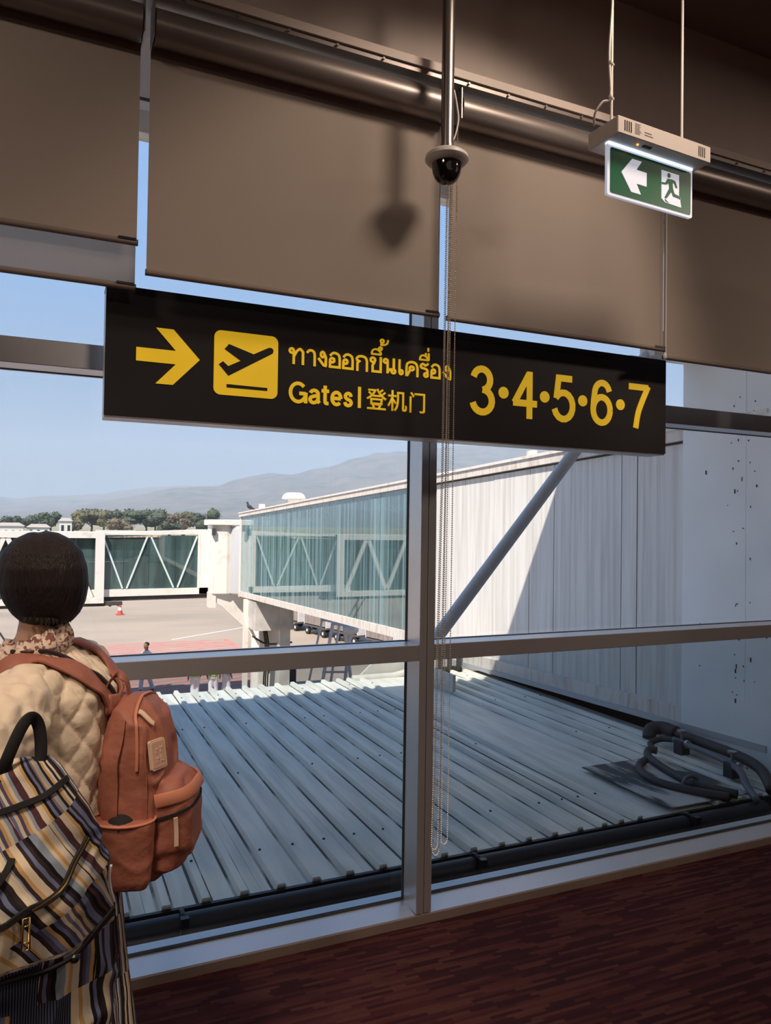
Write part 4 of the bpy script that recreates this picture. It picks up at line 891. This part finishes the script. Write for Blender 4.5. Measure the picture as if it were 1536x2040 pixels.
# ---------------- sloping handrail of a set of steps, at the left edge
hd = empty('step_rail', (-1.5, 31, GZ), 'thin dark sloping handrail on the apron at the left edge of the photo', 'handrail')
for dz in (0, -.44): build('rail', G().cyl((-3.2, 31, .17 + dz), (-.95, 31, -3.50 + dz), .035, 8), M['machine'], hd)
for xx, zz in ((-.98, -3.45), (-2.0, -1.8), (-3.1, 0.0)): build('post', G().cyl((xx, 31, GZ), (xx, 31, zz), .03, 8), M['machine'], hd)
# ================================================================== far ground: trees, houses, hills
def tree(x, y, w, h, zc, kind, label, seed):
    rnd = random.Random(seed)
    t = empty('tree', (x, y, GZ - .02), label, 'tree', 'trees beyond the airfield')
    g = G()
    lobes = [(rnd.uniform(-.36, .36) * w, rnd.uniform(-.2, .2) * w, zc + rnd.uniform(-.25, .30) * h, rnd.uniform(.20, .30) * w, rnd.uniform(.24, .36) * h) for _ in range(9)]
    for lx, ly, lz, rr, rh in lobes:
        for _ in range(85):
            a, b = rnd.uniform(0, 2 * PI), math.asin(rnd.uniform(-.7, 1)); q = rnd.uniform(.75, 1.05)
            c = Vector((x + lx + rr * q * math.cos(b) * math.cos(a), y + ly + rr * q * math.cos(b) * math.sin(a), GZ + lz + rh * q * math.sin(b))); s = rnd.uniform(.3, .8)
            g.add([c + Vector((rnd.uniform(-s, s), rnd.uniform(-s, s), rnd.uniform(-s, s) * .7)) for _ in range(4)], [(0, 1, 2), (0, 2, 3), (0, 3, 1), (1, 3, 2)])
        g.ball((x + lx, y + ly, GZ + lz), (rr * .82, rr * .82, rh * .82), 10, 6)
    o = build('foliage', g, M[kind], t); o['kind'] = 'stuff'
    build('trunk', G().tube([(x, y, GZ - .1), (x + .3, y, GZ + zc * .5), (x, y, GZ + zc)], [.55, .4, .25], 8), M['bark'], t)
    for _ in range(4): build('branch', G().cyl((x, y, GZ + zc * .55), (x + rnd.uniform(-.3, .3) * w, y + rnd.uniform(-2, 2), GZ + zc), .22, 6, .1), M['bark'], t)
TREES = [(-27, 352, 12, 7, 6.0, 'leaf_dark', 'low dark tree at the left end of the tree line'), (-15, 348, 10, 6, 5.4, 'leaf_dark', 'low round tree behind the arched white house'),
         (0.5, 350, 9, 7, 6.8, 'leaf_dark', 'dark tree between the two white houses'), (9.0, 341, 7, 6, 4.8, 'leaf_dry', 'greyish low tree in front of the olive tree'),
         (17, 352, 14, 8, 7.9, 'leaf_olive', 'broad olive green tree with a spreading crown'), (29, 356, 12, 8, 8.2, 'leaf_dark', 'tall dark tree right of the olive tree'),
         (39, 344, 18, 8, 7.8, 'leaf_dark', 'widest dark green umbrella shaped tree'), (27, 336, 11, 6, 4.8, 'leaf_dry', 'greyish bush like tree before the tall dark tree'),
         (50, 350, 8, 8, 7.0, 'leaf_dry', 'bare dry brown tree with thin twigs'), (57.5, 362, 8, 6, 6.0, 'leaf_dry', 'low dry brown tree left of the rotunda'),
         (66, 346, 13, 9, 8.0, 'leaf_dark', 'dark green tree beside the white rotunda'), (47, 331, 9, 5, 4.2, 'leaf_dark', 'low dark bush under the umbrella shaped tree'), (-6, 372, 13, 7, 6.6, 'leaf_dark', 'hazy tree far behind the low white house'),
         (24, 384, 18, 8, 8.6, 'leaf_dark', 'hazy broad tree far behind the olive tree'), (48, 386, 16, 8, 8.0, 'leaf_olive', 'hazy tree far behind the bare brown tree'), (64, 396, 11, 8, 8.0, 'leaf_olive', 'hazy tree far behind the low dry tree'), (-31, 380, 16, 7, 6.6, 'leaf_dark', 'hazy tree far behind the left end of the line')]
for j, a in enumerate(TREES): tree(*a, seed=11 + j)
def house(x, y, w, d_, h, label, arches=0, block=None):
    t = empty('house', (x, y, GZ), label, 'house')
    build('wall', G().box(x - w / 2, x + w / 2, y, y + d_, GZ - .1, GZ + h), M['house_white'], t)
    build('roof', G().add([(x - w / 2 - .5, y - .5, GZ + h), (x + w / 2 + .5, y - .5, GZ + h), (x + w / 2 + .5, y + d_ + .5, GZ + h), (x - w / 2 - .5, y + d_ + .5, GZ + h), (x - w / 3, y + d_ / 2, GZ + h + 1.3), (x + w / 3, y + d_ / 2, GZ + h + 1.3)],
          [(0, 1, 5, 4), (1, 2, 5), (2, 3, 4, 5), (3, 0, 4), (0, 3, 2, 1)]), M['house_roof'], t)
    n = arches or max(2, int(w / 2.4))
    for k in range(n):
        cx = x - w / 2 + w * (k + .5) / n
        if arches: poly = [(cx + .36 * w / n * math.cos(a), GZ + h * .45 + .36 * w / n * math.sin(a)) for a in [PI * q / 10 for q in range(11)]] + [(cx - .36 * w / n, GZ + .2), (cx + .36 * w / n, GZ + .2)]
        else: poly = [(cx - .5, GZ + h * .4), (cx + .5, GZ + h * .4), (cx + .5, GZ + h * .75), (cx - .5, GZ + h * .75)]
        build('arch_opening' if arches else 'window', G().prism(poly, y - .08, y + .02, lambda u, v, hh: (u, hh, v)), M['window_dark'], t)
house(-13.5, 318, 9.5, 8, 4.4, 'long white house with a row of dark arches', arches=4)
house(-3.6, 322, 8, 7, 4.0, 'low white house right of the arched one')
house(-20.5, 330, 5, 6, 6.2, 'white house at the left edge of the tree line')
house(6.2, 326, 4.6, 6, 6.6, 'small white two storey house among the trees')
struct(build('wall_airfield', G().box(-60, 40, 300, 300.4, GZ, GZ + 1.9).box(16, 30, 296, 299, GZ, GZ + 3.4), M['house_white']))

def hill(name, ridge, y0, y1, seed, depth=1.0):
    """a hill range: ridge = (x, height) list at y1, falling to the plain at y0"""
    n, k = 260, 34; xs = [p[0] for p in ridge]; v = []; f = []
    def H_(x):
        if x <= xs[0]: return ridge[0][1]
        for (a, ha), (b, hb_) in zip(ridge[:-1], ridge[1:]):
            if x <= b: tt = (x - a) / (b - a); return ha + (hb_ - ha) * (tt * tt * (3 - 2 * tt) * .5 + tt * .5)
        return ridge[-1][1]
    for j in range(k + 1):
        s = j / k
        for i in range(n + 1):
            x = xs[0] + (xs[-1] - xs[0]) * i / n; y = y0 + (y1 - y0) * s; h = H_(x)
            p = (s ** .8) if s <= 1 else 1
            nz = noise.fractal(Vector((x / 420 + seed, y / 420, seed)), 1.0, 2.0, 5)
            v.append((x, y, GZ - 3 + (h + 8) * p * (1 + .30 * nz * (1 - s)) + (h * .02 + 2) * noise.fractal(Vector((x / 130, seed, 2.0)), .9, 2, 4) * s))
    m0 = len(v)
    for i in range(n + 1): v.append((xs[0] + (xs[-1] - xs[0]) * i / n, y1 + 900, GZ - 5))
    for j in range(k):
        for i in range(n): a = j * (n + 1) + i; f.append((a, a + 1, a + n + 2, a + n + 1))
    for i in range(n): a = k * (n + 1) + i; f.append((a, a + 1, m0 + i + 1, m0 + i))
    g = G().add(v, f); return struct(build(name, g, M['hill_wood'], smooth=True))
hill('hill_far', [(-2600, 150), (-900, 190), (-320, 178), (-190, 170), (5, 195), (350, 216), (560, 262), (900, 300), (1250, 318), (1800, 300), (4200, 340)], 3600, 6000, 3.3)
hill('hill_near', [(-500, 20), (60, 70), (330, 128), (600, 190), (806, 206), (914, 246), (1107, 293), (1221, 288), (1397, 331), (1641, 406), (1768, 433), (1925, 451), (2182, 489), (2452, 527), (2751, 540), (3600, 600), (4600, 520)], 2300, 4000, 7.7)

# haze over the plain
hv = bpy.data.materials.new('haze'); hv.use_nodes = True; t = hv.node_tree; t.nodes.clear()
o_ = t.nodes.new('ShaderNodeOutputMaterial'); v_ = t.nodes.new('ShaderNodeVolumeScatter'); v_.inputs['Color'].default_value = (0.28, 0.38, 0.57, 1); v_.inputs['Density'].default_value = 0.00030; v_.inputs['Anisotropy'].default_value = 0.0
t.links.new(v_.outputs[0], o_.inputs['Volume'])
hzo = build('haze', G().box(-3500, 7000, 90, 6200, -20, 620), hv); tag(hzo, 'thin blue haze hanging over the plain before the hills', 'haze', kind='stuff')

# ================================================================== person with the rust backpack
TX, TY_ = 0.030, 2.10
RR, BB = Vector((0.36, 0.933, 0)), Vector((0.933, -0.36, 0))       # her right, her back
def PL(a, b, z): return Vector((TX, TY_, 0)) + RR * a + BB * b + Vector((0, 0, z))
def loft(g, secs, org, u, w, n=28, p=2.0):
    """closed stack of super-ellipses: (z, cu, cw, ru, rw)"""
    v = []; f = []; k = len(secs)
    for z, cu, cw, ru, rw in secs:
        for j in range(n):
            a = 2 * PI * j / n; c, s = math.cos(a), math.sin(a)
            v.append(Vector((org[0], org[1], z)) + u * (cu + ru * math.copysign(abs(c) ** (2 / p), c)) + w * (cw + rw * math.copysign(abs(s) ** (2 / p), s)))
    for i in range(k - 1):
        for j in range(n): a = i * n + j; b = i * n + (j + 1) % n; f.append((a, b, b + n, a + n))
    f += [tuple(range(n - 1, -1, -1)), tuple((k - 1) * n + j for j in range(n))]
    return g.add(v, f)
ORG = (TX, TY_)
pw = empty('person', (TX, TY_, 0), 'person with black bob hair and cream quilted jacket, seen from behind at the window', 'person')
# --- body: legs, trunk, arms with hands, neck and head as one surface
g = G()
for s in (-1, 1):
    g.tube([PL(s * .085, 0, .82), PL(s * .085, -.015, .47), PL(s * .08, .01, .09), PL(s * .08, .01, .045)], [.085, .055, .036, .036], 12)
    g.tube([PL(s * .08, .04, .035), PL(s * .085, -.06, .030), PL(s * .085, -.16, .022)], [.032, .034, .022], 10)
loft(g, [(.76, 0, 0, .13, .09), (.88, 0, 0, .155, .105), (1.02, 0, 0, .125, .085), (1.16, 0, 0, .145, .095), (1.22, 0, -.01, .13, .075), (1.265, 0, -.03, .06, .055)], ORG, RR, BB, 20)
HC = Vector((-0.012, 2.105, 1.462))
FW = -BB                       # where she looks
g.tube([PL(0, -.03, 1.22), PL(-.005, -.055, 1.30), HC + FW * -.01 + Vector((0, 0, -.06))], [.056, .050, .052], 14)
g.ball(HC + Vector((0, 0, .012)) - FW * .005, (.080, .088, .098), 18, 14)
g.ball(HC + FW * .035 + Vector((0, 0, -.045)), (.056, .056, .062), 14, 10)                # jaw and cheeks
g.tube([HC + FW * .088 + Vector((0, 0, .015)), HC + FW * .105 + Vector((0, 0, -.018)), HC + FW * .092 + Vector((0, 0, -.030))], [.007, .012, .010], 8)    # nose
for s in (-1, 1):
    g.ball(HC + RR * s * .080 + Vector((0, 0, -.005)), (.014, .016, .028), 8, 6)          # ears
    g.ball(HC + FW * .080 + RR * s * .030 + Vector((0, 0, .012)), (.014, .014, .008), 8, 6)
g.ball(HC + FW * .086 + Vector((0, 0, -.056)), (.018, .016, .008), 8, 6)                  # lips
SHL, ELL, WRL = Vector((-0.050, 1.945, 1.185)), Vector((-.112, 1.72, 1.115)), Vector((-.30, 1.76, 1.02))
SHR, ELR, WRR = PL(.160, 0, 1.205), PL(.225, .03, .99), PL(.19, -.19, .93)
for sh, el, wr in ((SHL, ELL, WRL), (SHR, ELR, WRR)):
    g.tube([sh, (sh + el) / 2, el, (el + wr) / 2, wr], [.048, .044, .038, .034, .024], 12)
    d_ = (wr - el).normalized(); sd_ = d_.cross(Vector((0, 0, 1))).normalized(); dn = sd_.cross(d_)
    pc = wr + d_ * .045
    g.tube([wr, pc, wr + d_ * .085], [.024, .034, .032], 12)
    for q, L in enumerate((.062, .074, .068, .052)):
        b0 = wr + d_ * .082 + sd_ * (.0155 * (q - 1.5)); b1 = b0 + d_ * L * .45 - dn * .008; b2 = b1 + d_ * L * .30 - dn * .022; b3 = b2 + d_ * L * .12 - dn * .022
        g.tube([b0, b1, b2, b3], [.0092, .0090, .0082, .0066], 8)
    t0 = wr + d_ * .03 + sd_ * .026; g.tube([t0, t0 + d_ * .025 + sd_ * .022, t0 + d_ * .055 + sd_ * .026 - dn * .008], [.012, .0105, .0078], 8)
place_mesh('body', blob(g, .0075, 3), M['skin'], pw)
for s in (-1, 1):
    build('eye', G().ball(HC + FW * .090 + RR * s * .030 + Vector((0, 0, .012)), (.008, .008, .006), 8, 6), M['hair_black'], pw)
    build('shoe', loft(G(), [(0, 0, 0, .036, .11), (.02, 0, 0, .042, .115), (.045, 0, .01, .040, .105), (.07, 0, .04, .030, .06)], PL(s * .082, -.06, 0)[:2], RR, BB, 16), M['shoe'], pw, smooth=True)
# --- hair: a full rounded bob
g = G()
loft(g, [(1.340, 0, .014, .040, .044), (1.350, 0, .014, .058, .064), (1.370, 0, .012, .074, .082), (1.400, 0, .008, .089, .098), (1.440, 0, .004, .0985, .108), (1.485, 0, 0, .097, .108), (1.525, 0, 0, .085, .095), (1.555, 0, 0, .062, .070), (1.573, 0, 0, .032, .036), (1.578, 0, 0, .008, .01)], HC[:2], RR, BB, 36)
hairm = blob(g, .006, 3)
def hair_d(c, n):
    a = math.atan2(c.y - HC.y, c.x - HC.x); part = -.004 * math.exp(-((c.x - HC.x + .01) / .010) ** 2) * max(0, (c.z - 1.53) / .05)
    return .0009 * math.sin(a * 31 + 9 * noise.noise(Vector((a * 2, c.z * 5, 0)))) * min(1, (1.585 - c.z) / .05) + part
displace(hairm, hair_d)
hr_ = place_mesh('hair', hairm, M['hair_black'], pw)
g = G()
for j in range(26):
    a = random.uniform(-2.2, .9); p0 = HC + Vector((.064 * math.cos(a), .070 * math.sin(a) - .006, -.098)); p1 = p0 + Vector((.008 * math.cos(a), .008 * math.sin(a), random.uniform(-.022, -.008)))
    g.tube([p0, (p0 + p1) / 2 + Vector((.002, 0, 0)), p1], [.004, .003, .0006], 5)
ht = build('hair_tips', g, M['hair_black'], hr_); ht['kind'] = 'stuff'
# --- floral ruffled collar
n = 72; v = []; f = []
for j in range(n):
    a = 2 * PI * j / n
    for rr, zz in ((.062, 1.285), (.060, 1.335), (.070, 1.352), (.086, 1.318), (.090, 1.295), (.078, 1.280)):
        wv_ = .006 * math.sin(a * 15) * (1 if zz > 1.31 else .4)
        v.append(PL(-.014 + 1.12 * (rr + wv_) * math.cos(a), -.066 + 1.14 * (rr + wv_) * math.sin(a), zz - .036 + .030 * math.sin(a) + .012 * math.cos(a) + wv_ * .7))
for j in range(n):
    for q in range(6): f.append((j * 6 + q, j * 6 + (q + 1) % 6, ((j + 1) % n) * 6 + (q + 1) % 6, ((j + 1) % n) * 6 + q))
build('ruffled_collar', G().add(v, f), M['floral'], pw, smooth=True)
# --- quilted jacket
g = G()
loft(g, [(.80, 0, 0, .19, .135), (.84, 0, 0, .205, .150), (.98, 0, 0, .200, .145), (1.12, 0, 0, .198, .142), (1.175, 0, 0, .195, .135), (1.215, 0, -.012, .178, .120), (1.245, -.006, -.032, .138, .106), (1.270, -.012, -.055, .098, .085), (1.278, -.018, -.065, .070, .066)], ORG, RR, BB, 32)
g.tube([PL(.10, 0, 1.19), SHR, (SHR + ELR) / 2, ELR, (ELR + WRR) / 2, WRR], [.075, .080, .076, .068, .062, .050], 16)
g.tube([PL(-.09, 0, 1.18), SHL, (SHL * .7 + ELL * .3)], [.075, .080, .070], 16)
jm = blob(g, .0060, 3)
axis = Vector((TX, TY_, 0))
def quilt(c, n):
    d2 = c - axis; a = d2.dot(RR); b = d2.dot(BB)
    u = math.atan2(b, a) * .17; vv = c.z; s = .075
    p = abs(math.sin(PI * (u + vv * .8) / s)); q = abs(math.sin(PI * (u - vv * .8) / s))
    puff = (p ** .33) * (q ** .33)
    return .0125 * puff - .006 + .005 * noise.fractal(c * 16, 1, 2, 3)
displace(jm, quilt)
jbvh = BVHTree.FromPolygons([v_.co.copy() for v_ in jm.vertices], [tuple(p_.vertices) for p_ in jm.polygons])
place_mesh('quilted_jacket', jm, M['jacket'], pw)
gsl = G().tube([SHL + Vector((.012, .02, .004)), SHL * .6 + ELL * .4, SHL * .25 + ELL * .75, ELL, ELL * .6 + WRL * .4, WRL], [.078, .088, .090, .086, .074, .050], 18)
slm = blob(gsl, .0065, 3)
displace(slm, lambda c, n: .016 * abs(noise.fractal(c * 11, 1, 2, 3)) + .008 * noise.noise(c * 25) - .004)
place_mesh('sleeve', slm, M['jacket'], pw)
# --- long patchwork skirt
def cloth_attr(me, fn):
    at = me.attributes.new('cloth', 'FLOAT_VECTOR', 'POINT')
    for i, v_ in enumerate(me.vertices): at.data[i].vector = fn(v_.co)
g = G(); n = 84; v = []; f = []; zs = [.14, .25, .40, .55, .70, .82, .90]
for z_ in zs:
    fl = (.90 - z_) / .76
    for j in range(n):
        a = 2 * PI * j / n; r_ = 1 + (.02 + .05 * fl) * math.sin(a * 13 + 2 * fl) + .03 * fl * math.sin(a * 5)
        v.append(PL((.178 + .075 * fl) * r_ * math.cos(a), (.128 + .085 * fl) * r_ * math.sin(a), z_))
for i in range(len(zs) - 1):
    for j in range(n): a = i * n + j; b = i * n + (j + 1) % n; f.append((a, b, b + n, a + n))
f += [tuple(range(n - 1, -1, -1)), tuple((len(zs) - 1) * n + j for j in range(n))]
sk = build('patchwork_skirt', G().add(v, f), M['patchwork'], pw, smooth=True)
cloth_attr(sk.data, lambda c: (math.atan2(c.dot(BB), c.dot(RR)) * .21, c.z, 0))

# ================================================================== rust backpack
BPB = .212
pk = empty('backpack', PL(0, BPB, .70), 'rust brown backpack with side pocket and cream zip tabs, worn on the back', 'backpack')
g = G()
loft(g, [(.700, 0, -.01, .085, .060), (.715, 0, -.01, .112, .078), (.76, 0, 0, .124, .088), (.86, 0, 0, .126, .092), (.98, 0, 0, .124, .088), (1.05, 0, -.002, .119, .080), (1.105, 0, -.006, .108, .068), (1.138, 0, -.014, .088, .052), (1.157, 0, -.02, .060, .034), (1.164, 0, -.024, .03, .016)], PL(0, BPB, 0)[:2], RR, BB, 36, 2.9)
pm = blob(g, .006, 4)
def wrinkle(amp):
    def fn(c, n):
        q = Vector((c.x * 9, c.y * 9, c.z * 9)); w_ = abs(noise.noise(q + Vector((0, 0, noise.noise(q * .7) * 1.5)))); k2 = 1 - min(1, w_ * 3.2)
        return amp * (.75 * k2 + .9 * noise.noise(q * .55)) - amp * .5
    return fn
displace(pm, wrinkle(.013))
pbvh = BVHTree.FromPolygons([v_.co.copy() for v_ in pm.vertices], [tuple(p_.vertices) for p_ in pm.polygons])
place_mesh('main_body', pm, M['pack_rust'], pk)
g = G()
loft(g, [(.728, 0, 0, .080, .035), (.745, 0, .012, .100, .055), (.80, 0, .020, .106, .066), (.88, 0, .020, .106, .068), (.935, 0, .016, .104, .064), (.965, 0, .004, .096, .046), (.978, 0, -.01, .080, .03)], PL(0, BPB + .066, 0)[:2], RR, BB, 32, 2.7)
qm = blob(g, .006, 4); displace(qm, wrinkle(.011))
qbvh = BVHTree.FromPolygons([v_.co.copy() for v_ in qm.vertices], [tuple(p_.vertices) for p_ in qm.polygons])
fp = place_mesh('front_pocket', qm, M['pack_rust'], pk)
def on(bvh, p, off=.003):
    loc, nor, i, d_ = bvh.find_nearest(Vector(p)); return loc + nor * off, nor
def strap(name, bvh, guess, w, t, mt, parent, off=.004, steps=5):
    pts, nrm = [], []
    for p in smooth_path(guess, steps):
        l, n_ = on(bvh, p, off); pts.append(l); nrm.append(n_)
    for _ in range(2): pts = [pts[0]] + [(pts[i - 1] + pts[i] * 2 + pts[i + 1]) / 4 for i in range(1, len(pts) - 1)] + [pts[-1]]; nrm = [nrm[0]] + [(nrm[i - 1] + nrm[i] + nrm[i + 1]).normalized() for i in range(1, len(nrm) - 1)] + [nrm[-1]]
    return build(name, G().sweep(pts, nrm, w, t), M[mt], parent, smooth=True, auto=.8)
PP = lambda a, b, z: PL(a, BPB + b, z)
strap('pocket_flap', qbvh, [PP(-.12, .06, .925), PP(-.10, .13, .935), PP(-.03, .16, .94), PP(.06, .16, .94), PP(.11, .10, .93)], .032, .007, 'pack_light', fp)
strap('pocket_zip', qbvh, [PP(-.12, .05, .875), PP(-.10, .13, .895), PP(0, .17, .90), PP(.10, .13, .89)], .008, .004, 'pack_dark', fp)
strap('zip_tab', qbvh, [PP(-.106, .115, .885), PP(-.106, .118, .855), PP(-.104, .118, .815)], .011, .004, 'pack_tab', fp, .006)
strap('main_zip', pbvh, [PP(-.13, .02, 1.00), PP(-.13, .02, 1.08), PP(-.115, .02, 1.14), PP(-.06, .02, 1.20), PP(.06, .02, 1.20), PP(.12, .02, 1.12)], .008, .005, 'pack_light', pk)
strap('zip_tab', pbvh, [PP(-.105, .030, 1.165), PP(-.100, .06, 1.150), PP(-.09, .085, 1.125)], .014, .005, 'pack_tab', pk, .007)
strap('side_band', pbvh, [PP(-.13, -.045, 1.13), PP(-.14, -.045, 1.05), PP(-.14, -.045, .95), PP(-.14, -.045, .86)], .042, .004, 'pack_rust', pk, .003)
strap('seam', pbvh, [PP(-.13, .055, 1.10), PP(-.14, .055, 1.0), PP(-.14, .055, .88), PP(-.13, .055, .76)], .004, .004, 'pack_rust', pk, .002)
# bottle pocket on the near side
g = G(); loft(g, [(.715, 0, 0, .030, .060), (.74, 0, 0, .038, .072), (.86, 0, 0, .042, .076), (.885, 0, 0, .040, .076)], PP(-.112, -.008, 0)[:2], RR, BB, 24, 2.6)
sm_ = blob(g, .006, 3); displace(sm_, wrinkle(.005)); sp_ = place_mesh('side_pocket', sm_, M['pack_rust'], pk)
rim = [PP(-.112 + .043 * math.cos(a), -.008 + .077 * math.sin(a), .885 + .006 * math.cos(a)) for a in [2 * PI * j / 24 for j in range(24)]]
build('pocket_rim', G().tube(rim, .0035, 6, closed=True), M['pack_light'], sp_, smooth=True)
build('pocket_mouth_shade', G().ball(PP(-.116, -.012, .868), (.036, .036, .030), 14, 10), M['pack_dark'], sp_, smooth=True)  # no real item: black ball paints the dark inside of the open pocket
# stitched badge
bl, bn = on(pbvh, PP(-.108, .105, 1.040), .004)
zu = Vector((0, 0, 1)); bu = zu.cross(bn).normalized(); bv = bn.cross(bu).normalized()
MB_ = lambda u, v_, h: bl + bu * u + bv * v_ + bn * h
bg_ = build('badge', G().prism(rrect(-.026, .026, -.036, .036, .006), -.004, .004, MB_), M['pack_tab'], pk)
build('badge_face', G().prism(rrect(-.021, .021, -.031, .031, .004), .004, .0055, MB_), M['patch_face'], bg_)
for u0, v0, w_, h_ in ((-.012, .012, .008, .003), (-.012, .004, .003, .010), (.002, .014, .010, .003), (.004, .004, .003, .010), (-.012, -.010, .010, .003), (-.010, -.018, .003, .008), (.004, -.012, .003, .010), (.004, -.018, .009, .003)):
    build('badge_mark', G().prism([(u0, v0), (u0 + w_, v0), (u0 + w_, v0 + h_), (u0, v0 + h_)], .0055, .0068, MB_), M['pack_tab'], bg_)
# carrying loop and shoulder straps
l0 = PP(-.02, -.055, 1.150)
build('carry_loop', G().sweep(smooth_path([l0 + Vector((-.03, 0, -.005)), l0 + Vector((-.022, -.01, .045)), l0 + Vector((0, -.014, .066)), l0 + Vector((.022, -.01, .045)), l0 + Vector((.03, 0, -.005))], 6), [Vector((0, 0, 0)) + BB] * 25, .026, .004), M['pack_rust'], pk, smooth=True)
strap('shoulder_strap', jbvh, [PL(-.04, .15, 1.130), PL(-.07, .14, 1.190), PL(-.10, .10, 1.240), PL(-.12, .02, 1.280), PL(-.13, -.06, 1.250), PL(-.13, -.13, 1.170), PL(-.14, -.16, 1.050)], .056, .012, 'pack_rust', pk, .011, 6)
strap('shoulder_strap', jbvh, [PL(.04, .15, 1.130), PL(.07, .14, 1.190), PL(.10, .10, 1.240), PL(.115, .02, 1.280), PL(.12, -.06, 1.250), PL(.13, -.13, 1.170), PL(.14, -.16, 1.050)], .056, .012, 'pack_rust', pk, .011, 6)
strap('strap_edge', jbvh, [PL(-.018, .15, 1.145), PL(-.045, .14, 1.200), PL(-.072, .10, 1.255), PL(-.090, .02, 1.290), PL(-.10, -.06, 1.260)], .007, .010, 'lining', pk, .011, 6)
build('yoke', G().sweep(smooth_path([PL(-.075, .150, 1.15), PL(0, .165, 1.14), PL(.075, .150, 1.15)], 5), [BB] * 11, .05, .012), M['pack_rust'], pk, smooth=True)

# ================================================================== striped patchwork bag carried on her left arm
BC = (-.022, 1.55); UX, UY = Vector((.97, .24, 0)), Vector((.24, -.97, 0))      # across, towards the hall
sb = empty('striped_backpack', (BC[0], BC[1], .60), 'striped patchwork cloth backpack with black handle and brass zip pull, hung on an arm', 'backpack')
g = G()
loft(g, [(.600, 0, 0, .10, .055), (.615, 0, 0, .145, .080), (.68, 0, 0, .165, .095), (.78, 0, 0, .166, .100), (.86, 0, 0, .158, .098), (.96, -.004, 0, .142, .088), (1.04, -.010, 0, .120, .074), (1.10, -.016, 0, .092, .056), (1.14, -.018, 0, .070, .040), (1.158, -.02, 0, .052, .024)], BC, UX, UY, 36, 2.5)
loft(g, [(.80, -.03, .065, .075, .02), (.83, -.03, .075, .115, .05), (.92, -.03, .070, .115, .055), (1.00, -.03, .055, .098, .048), (1.035, -.03, .035, .07, .03)], BC, UX, UY, 32, 2.5)
bm2 = blob(g, .007, 4); displace(bm2, wrinkle(.012))
def bag_uv(c):
    d2 = Vector((c.x - BC[0], c.y - BC[1], 0)); u = d2.dot(UX); w_ = d2.dot(UY); z_ = c.z
    uu = math.atan2(u, w_ + .10) * .16
    if z_ > .84: return (uu + (z_ - .84) * .55, z_ - uu * .45 + 3.0, 0)      # upper half is cut on the slant
    return (uu, z_, 0)
cloth_attr(bm2, bag_uv)
sbvh = BVHTree.FromPolygons([v_.co.copy() for v_ in bm2.vertices], [tuple(p_.vertices) for p_ in bm2.polygons])
place_mesh('bag_body', bm2, M['patchwork'], sb)
SP = lambda u, w_, z_: Vector((BC[0], BC[1], 0)) + UX * u + UY * w_ + Vector((0, 0, z_))
zp = strap('pocket_zip', sbvh, [SP(-.13, .10, .935), SP(-.07, .16, .925), SP(-.01, .16, .945), SP(.05, .14, .975), SP(.10, .09, 1.01)], .012, .006, 'strap_black', sb, .003)
strap('zip_teeth', sbvh, [SP(-.02, .16, .943), SP(.05, .14, .975), SP(.10, .09, 1.01)], .0035, .008, 'brass', zp, .003)
strap('top_zip', sbvh, [SP(-.10, .05, 1.085), SP(-.04, .08, 1.10), SP(.02, .07, 1.115), SP(.06, .03, 1.12)], .012, .006, 'strap_black', sb, .003)
strap('side_zip', sbvh, [SP(-.05, .12, 1.05), SP(-.075, .15, .99), SP(-.11, .14, .93), SP(-.14, .09, .88)], .012, .006, 'strap_black', sb, .003)
strap('lower_band', sbvh, [SP(-.16, .06, .815), SP(-.09, .12, .80), SP(0, .12, .81), SP(.06, .11, .825), SP(.14, .05, .86)], .014, .006, 'strap_black', sb, .003)
lp, ln = on(sbvh, SP(.055, .11, .825), .006); build('buckle', G().ball(lp, .009, 8, 6), M['black_plastic'], sb)
strap('loop_tab', sbvh, [SP(.155, .04, .87), SP(.150, .05, .91), SP(.145, .05, .94)], .008, .004, 'trouser_pale', sb, .004)
strap('zip_puller_tape', sbvh, [SP(-.028, .15, .94), SP(-.028, .15, .925)], .010, .004, 'strap_black', sb, .004)
pl, pn = on(sbvh, SP(-.030, .16, .905), .006); pu = Vector((0, 0, 1)).cross(pn).normalized(); pv = pn.cross(pu)
PM = lambda u, v_: pl + pu * u + pv * v_ + pn * .003
pulls = [PM(-.006, -.030), PM(.006, -.030), PM(.005, .024), PM(-.005, .024)]
build('zip_pull', G().tube(pulls, .0022, 6, closed=True).tube([PM(-.006, -.018), PM(.006, -.018)], .0018, 6).tube([PM(-.005, .010), PM(.005, .010)], .0018, 6), M['brass'], sb, smooth=True)
hl = smooth_path([SP(-.055, .02, 1.135), SP(-.045, .03, 1.175), SP(-.020, .02, 1.225), SP(.000, .005, 1.236), SP(.014, .0, 1.215), SP(.016, .01, 1.17), SP(.008, .02, 1.135)], 6)
build('handle', G().sweep(hl, [UY] * len(hl), .022, .006), M['strap_black'], sb, smooth=True)
sl2 = smooth_path([SP(-.05, .03, 1.13), SP(-.085, .03, 1.11), SP(-.115, .035, 1.14), Vector((-.135, 1.628, 1.19)), Vector((-.135, 1.665, 1.245)), Vector((-.135, 1.72, 1.262)), Vector((-.135, 1.79, 1.235)), Vector((-.135, 1.82, 1.17)), Vector((-.10, 1.76, 1.075)), SP(-.03, -.06, 1.06)], 5)
build('shoulder_strap', G().sweep(sl2, [(p - Vector((-.125, 1.725, 1.165))).normalized() for p in sl2], .028, .006), M['strap_black'], sb, smooth=True)
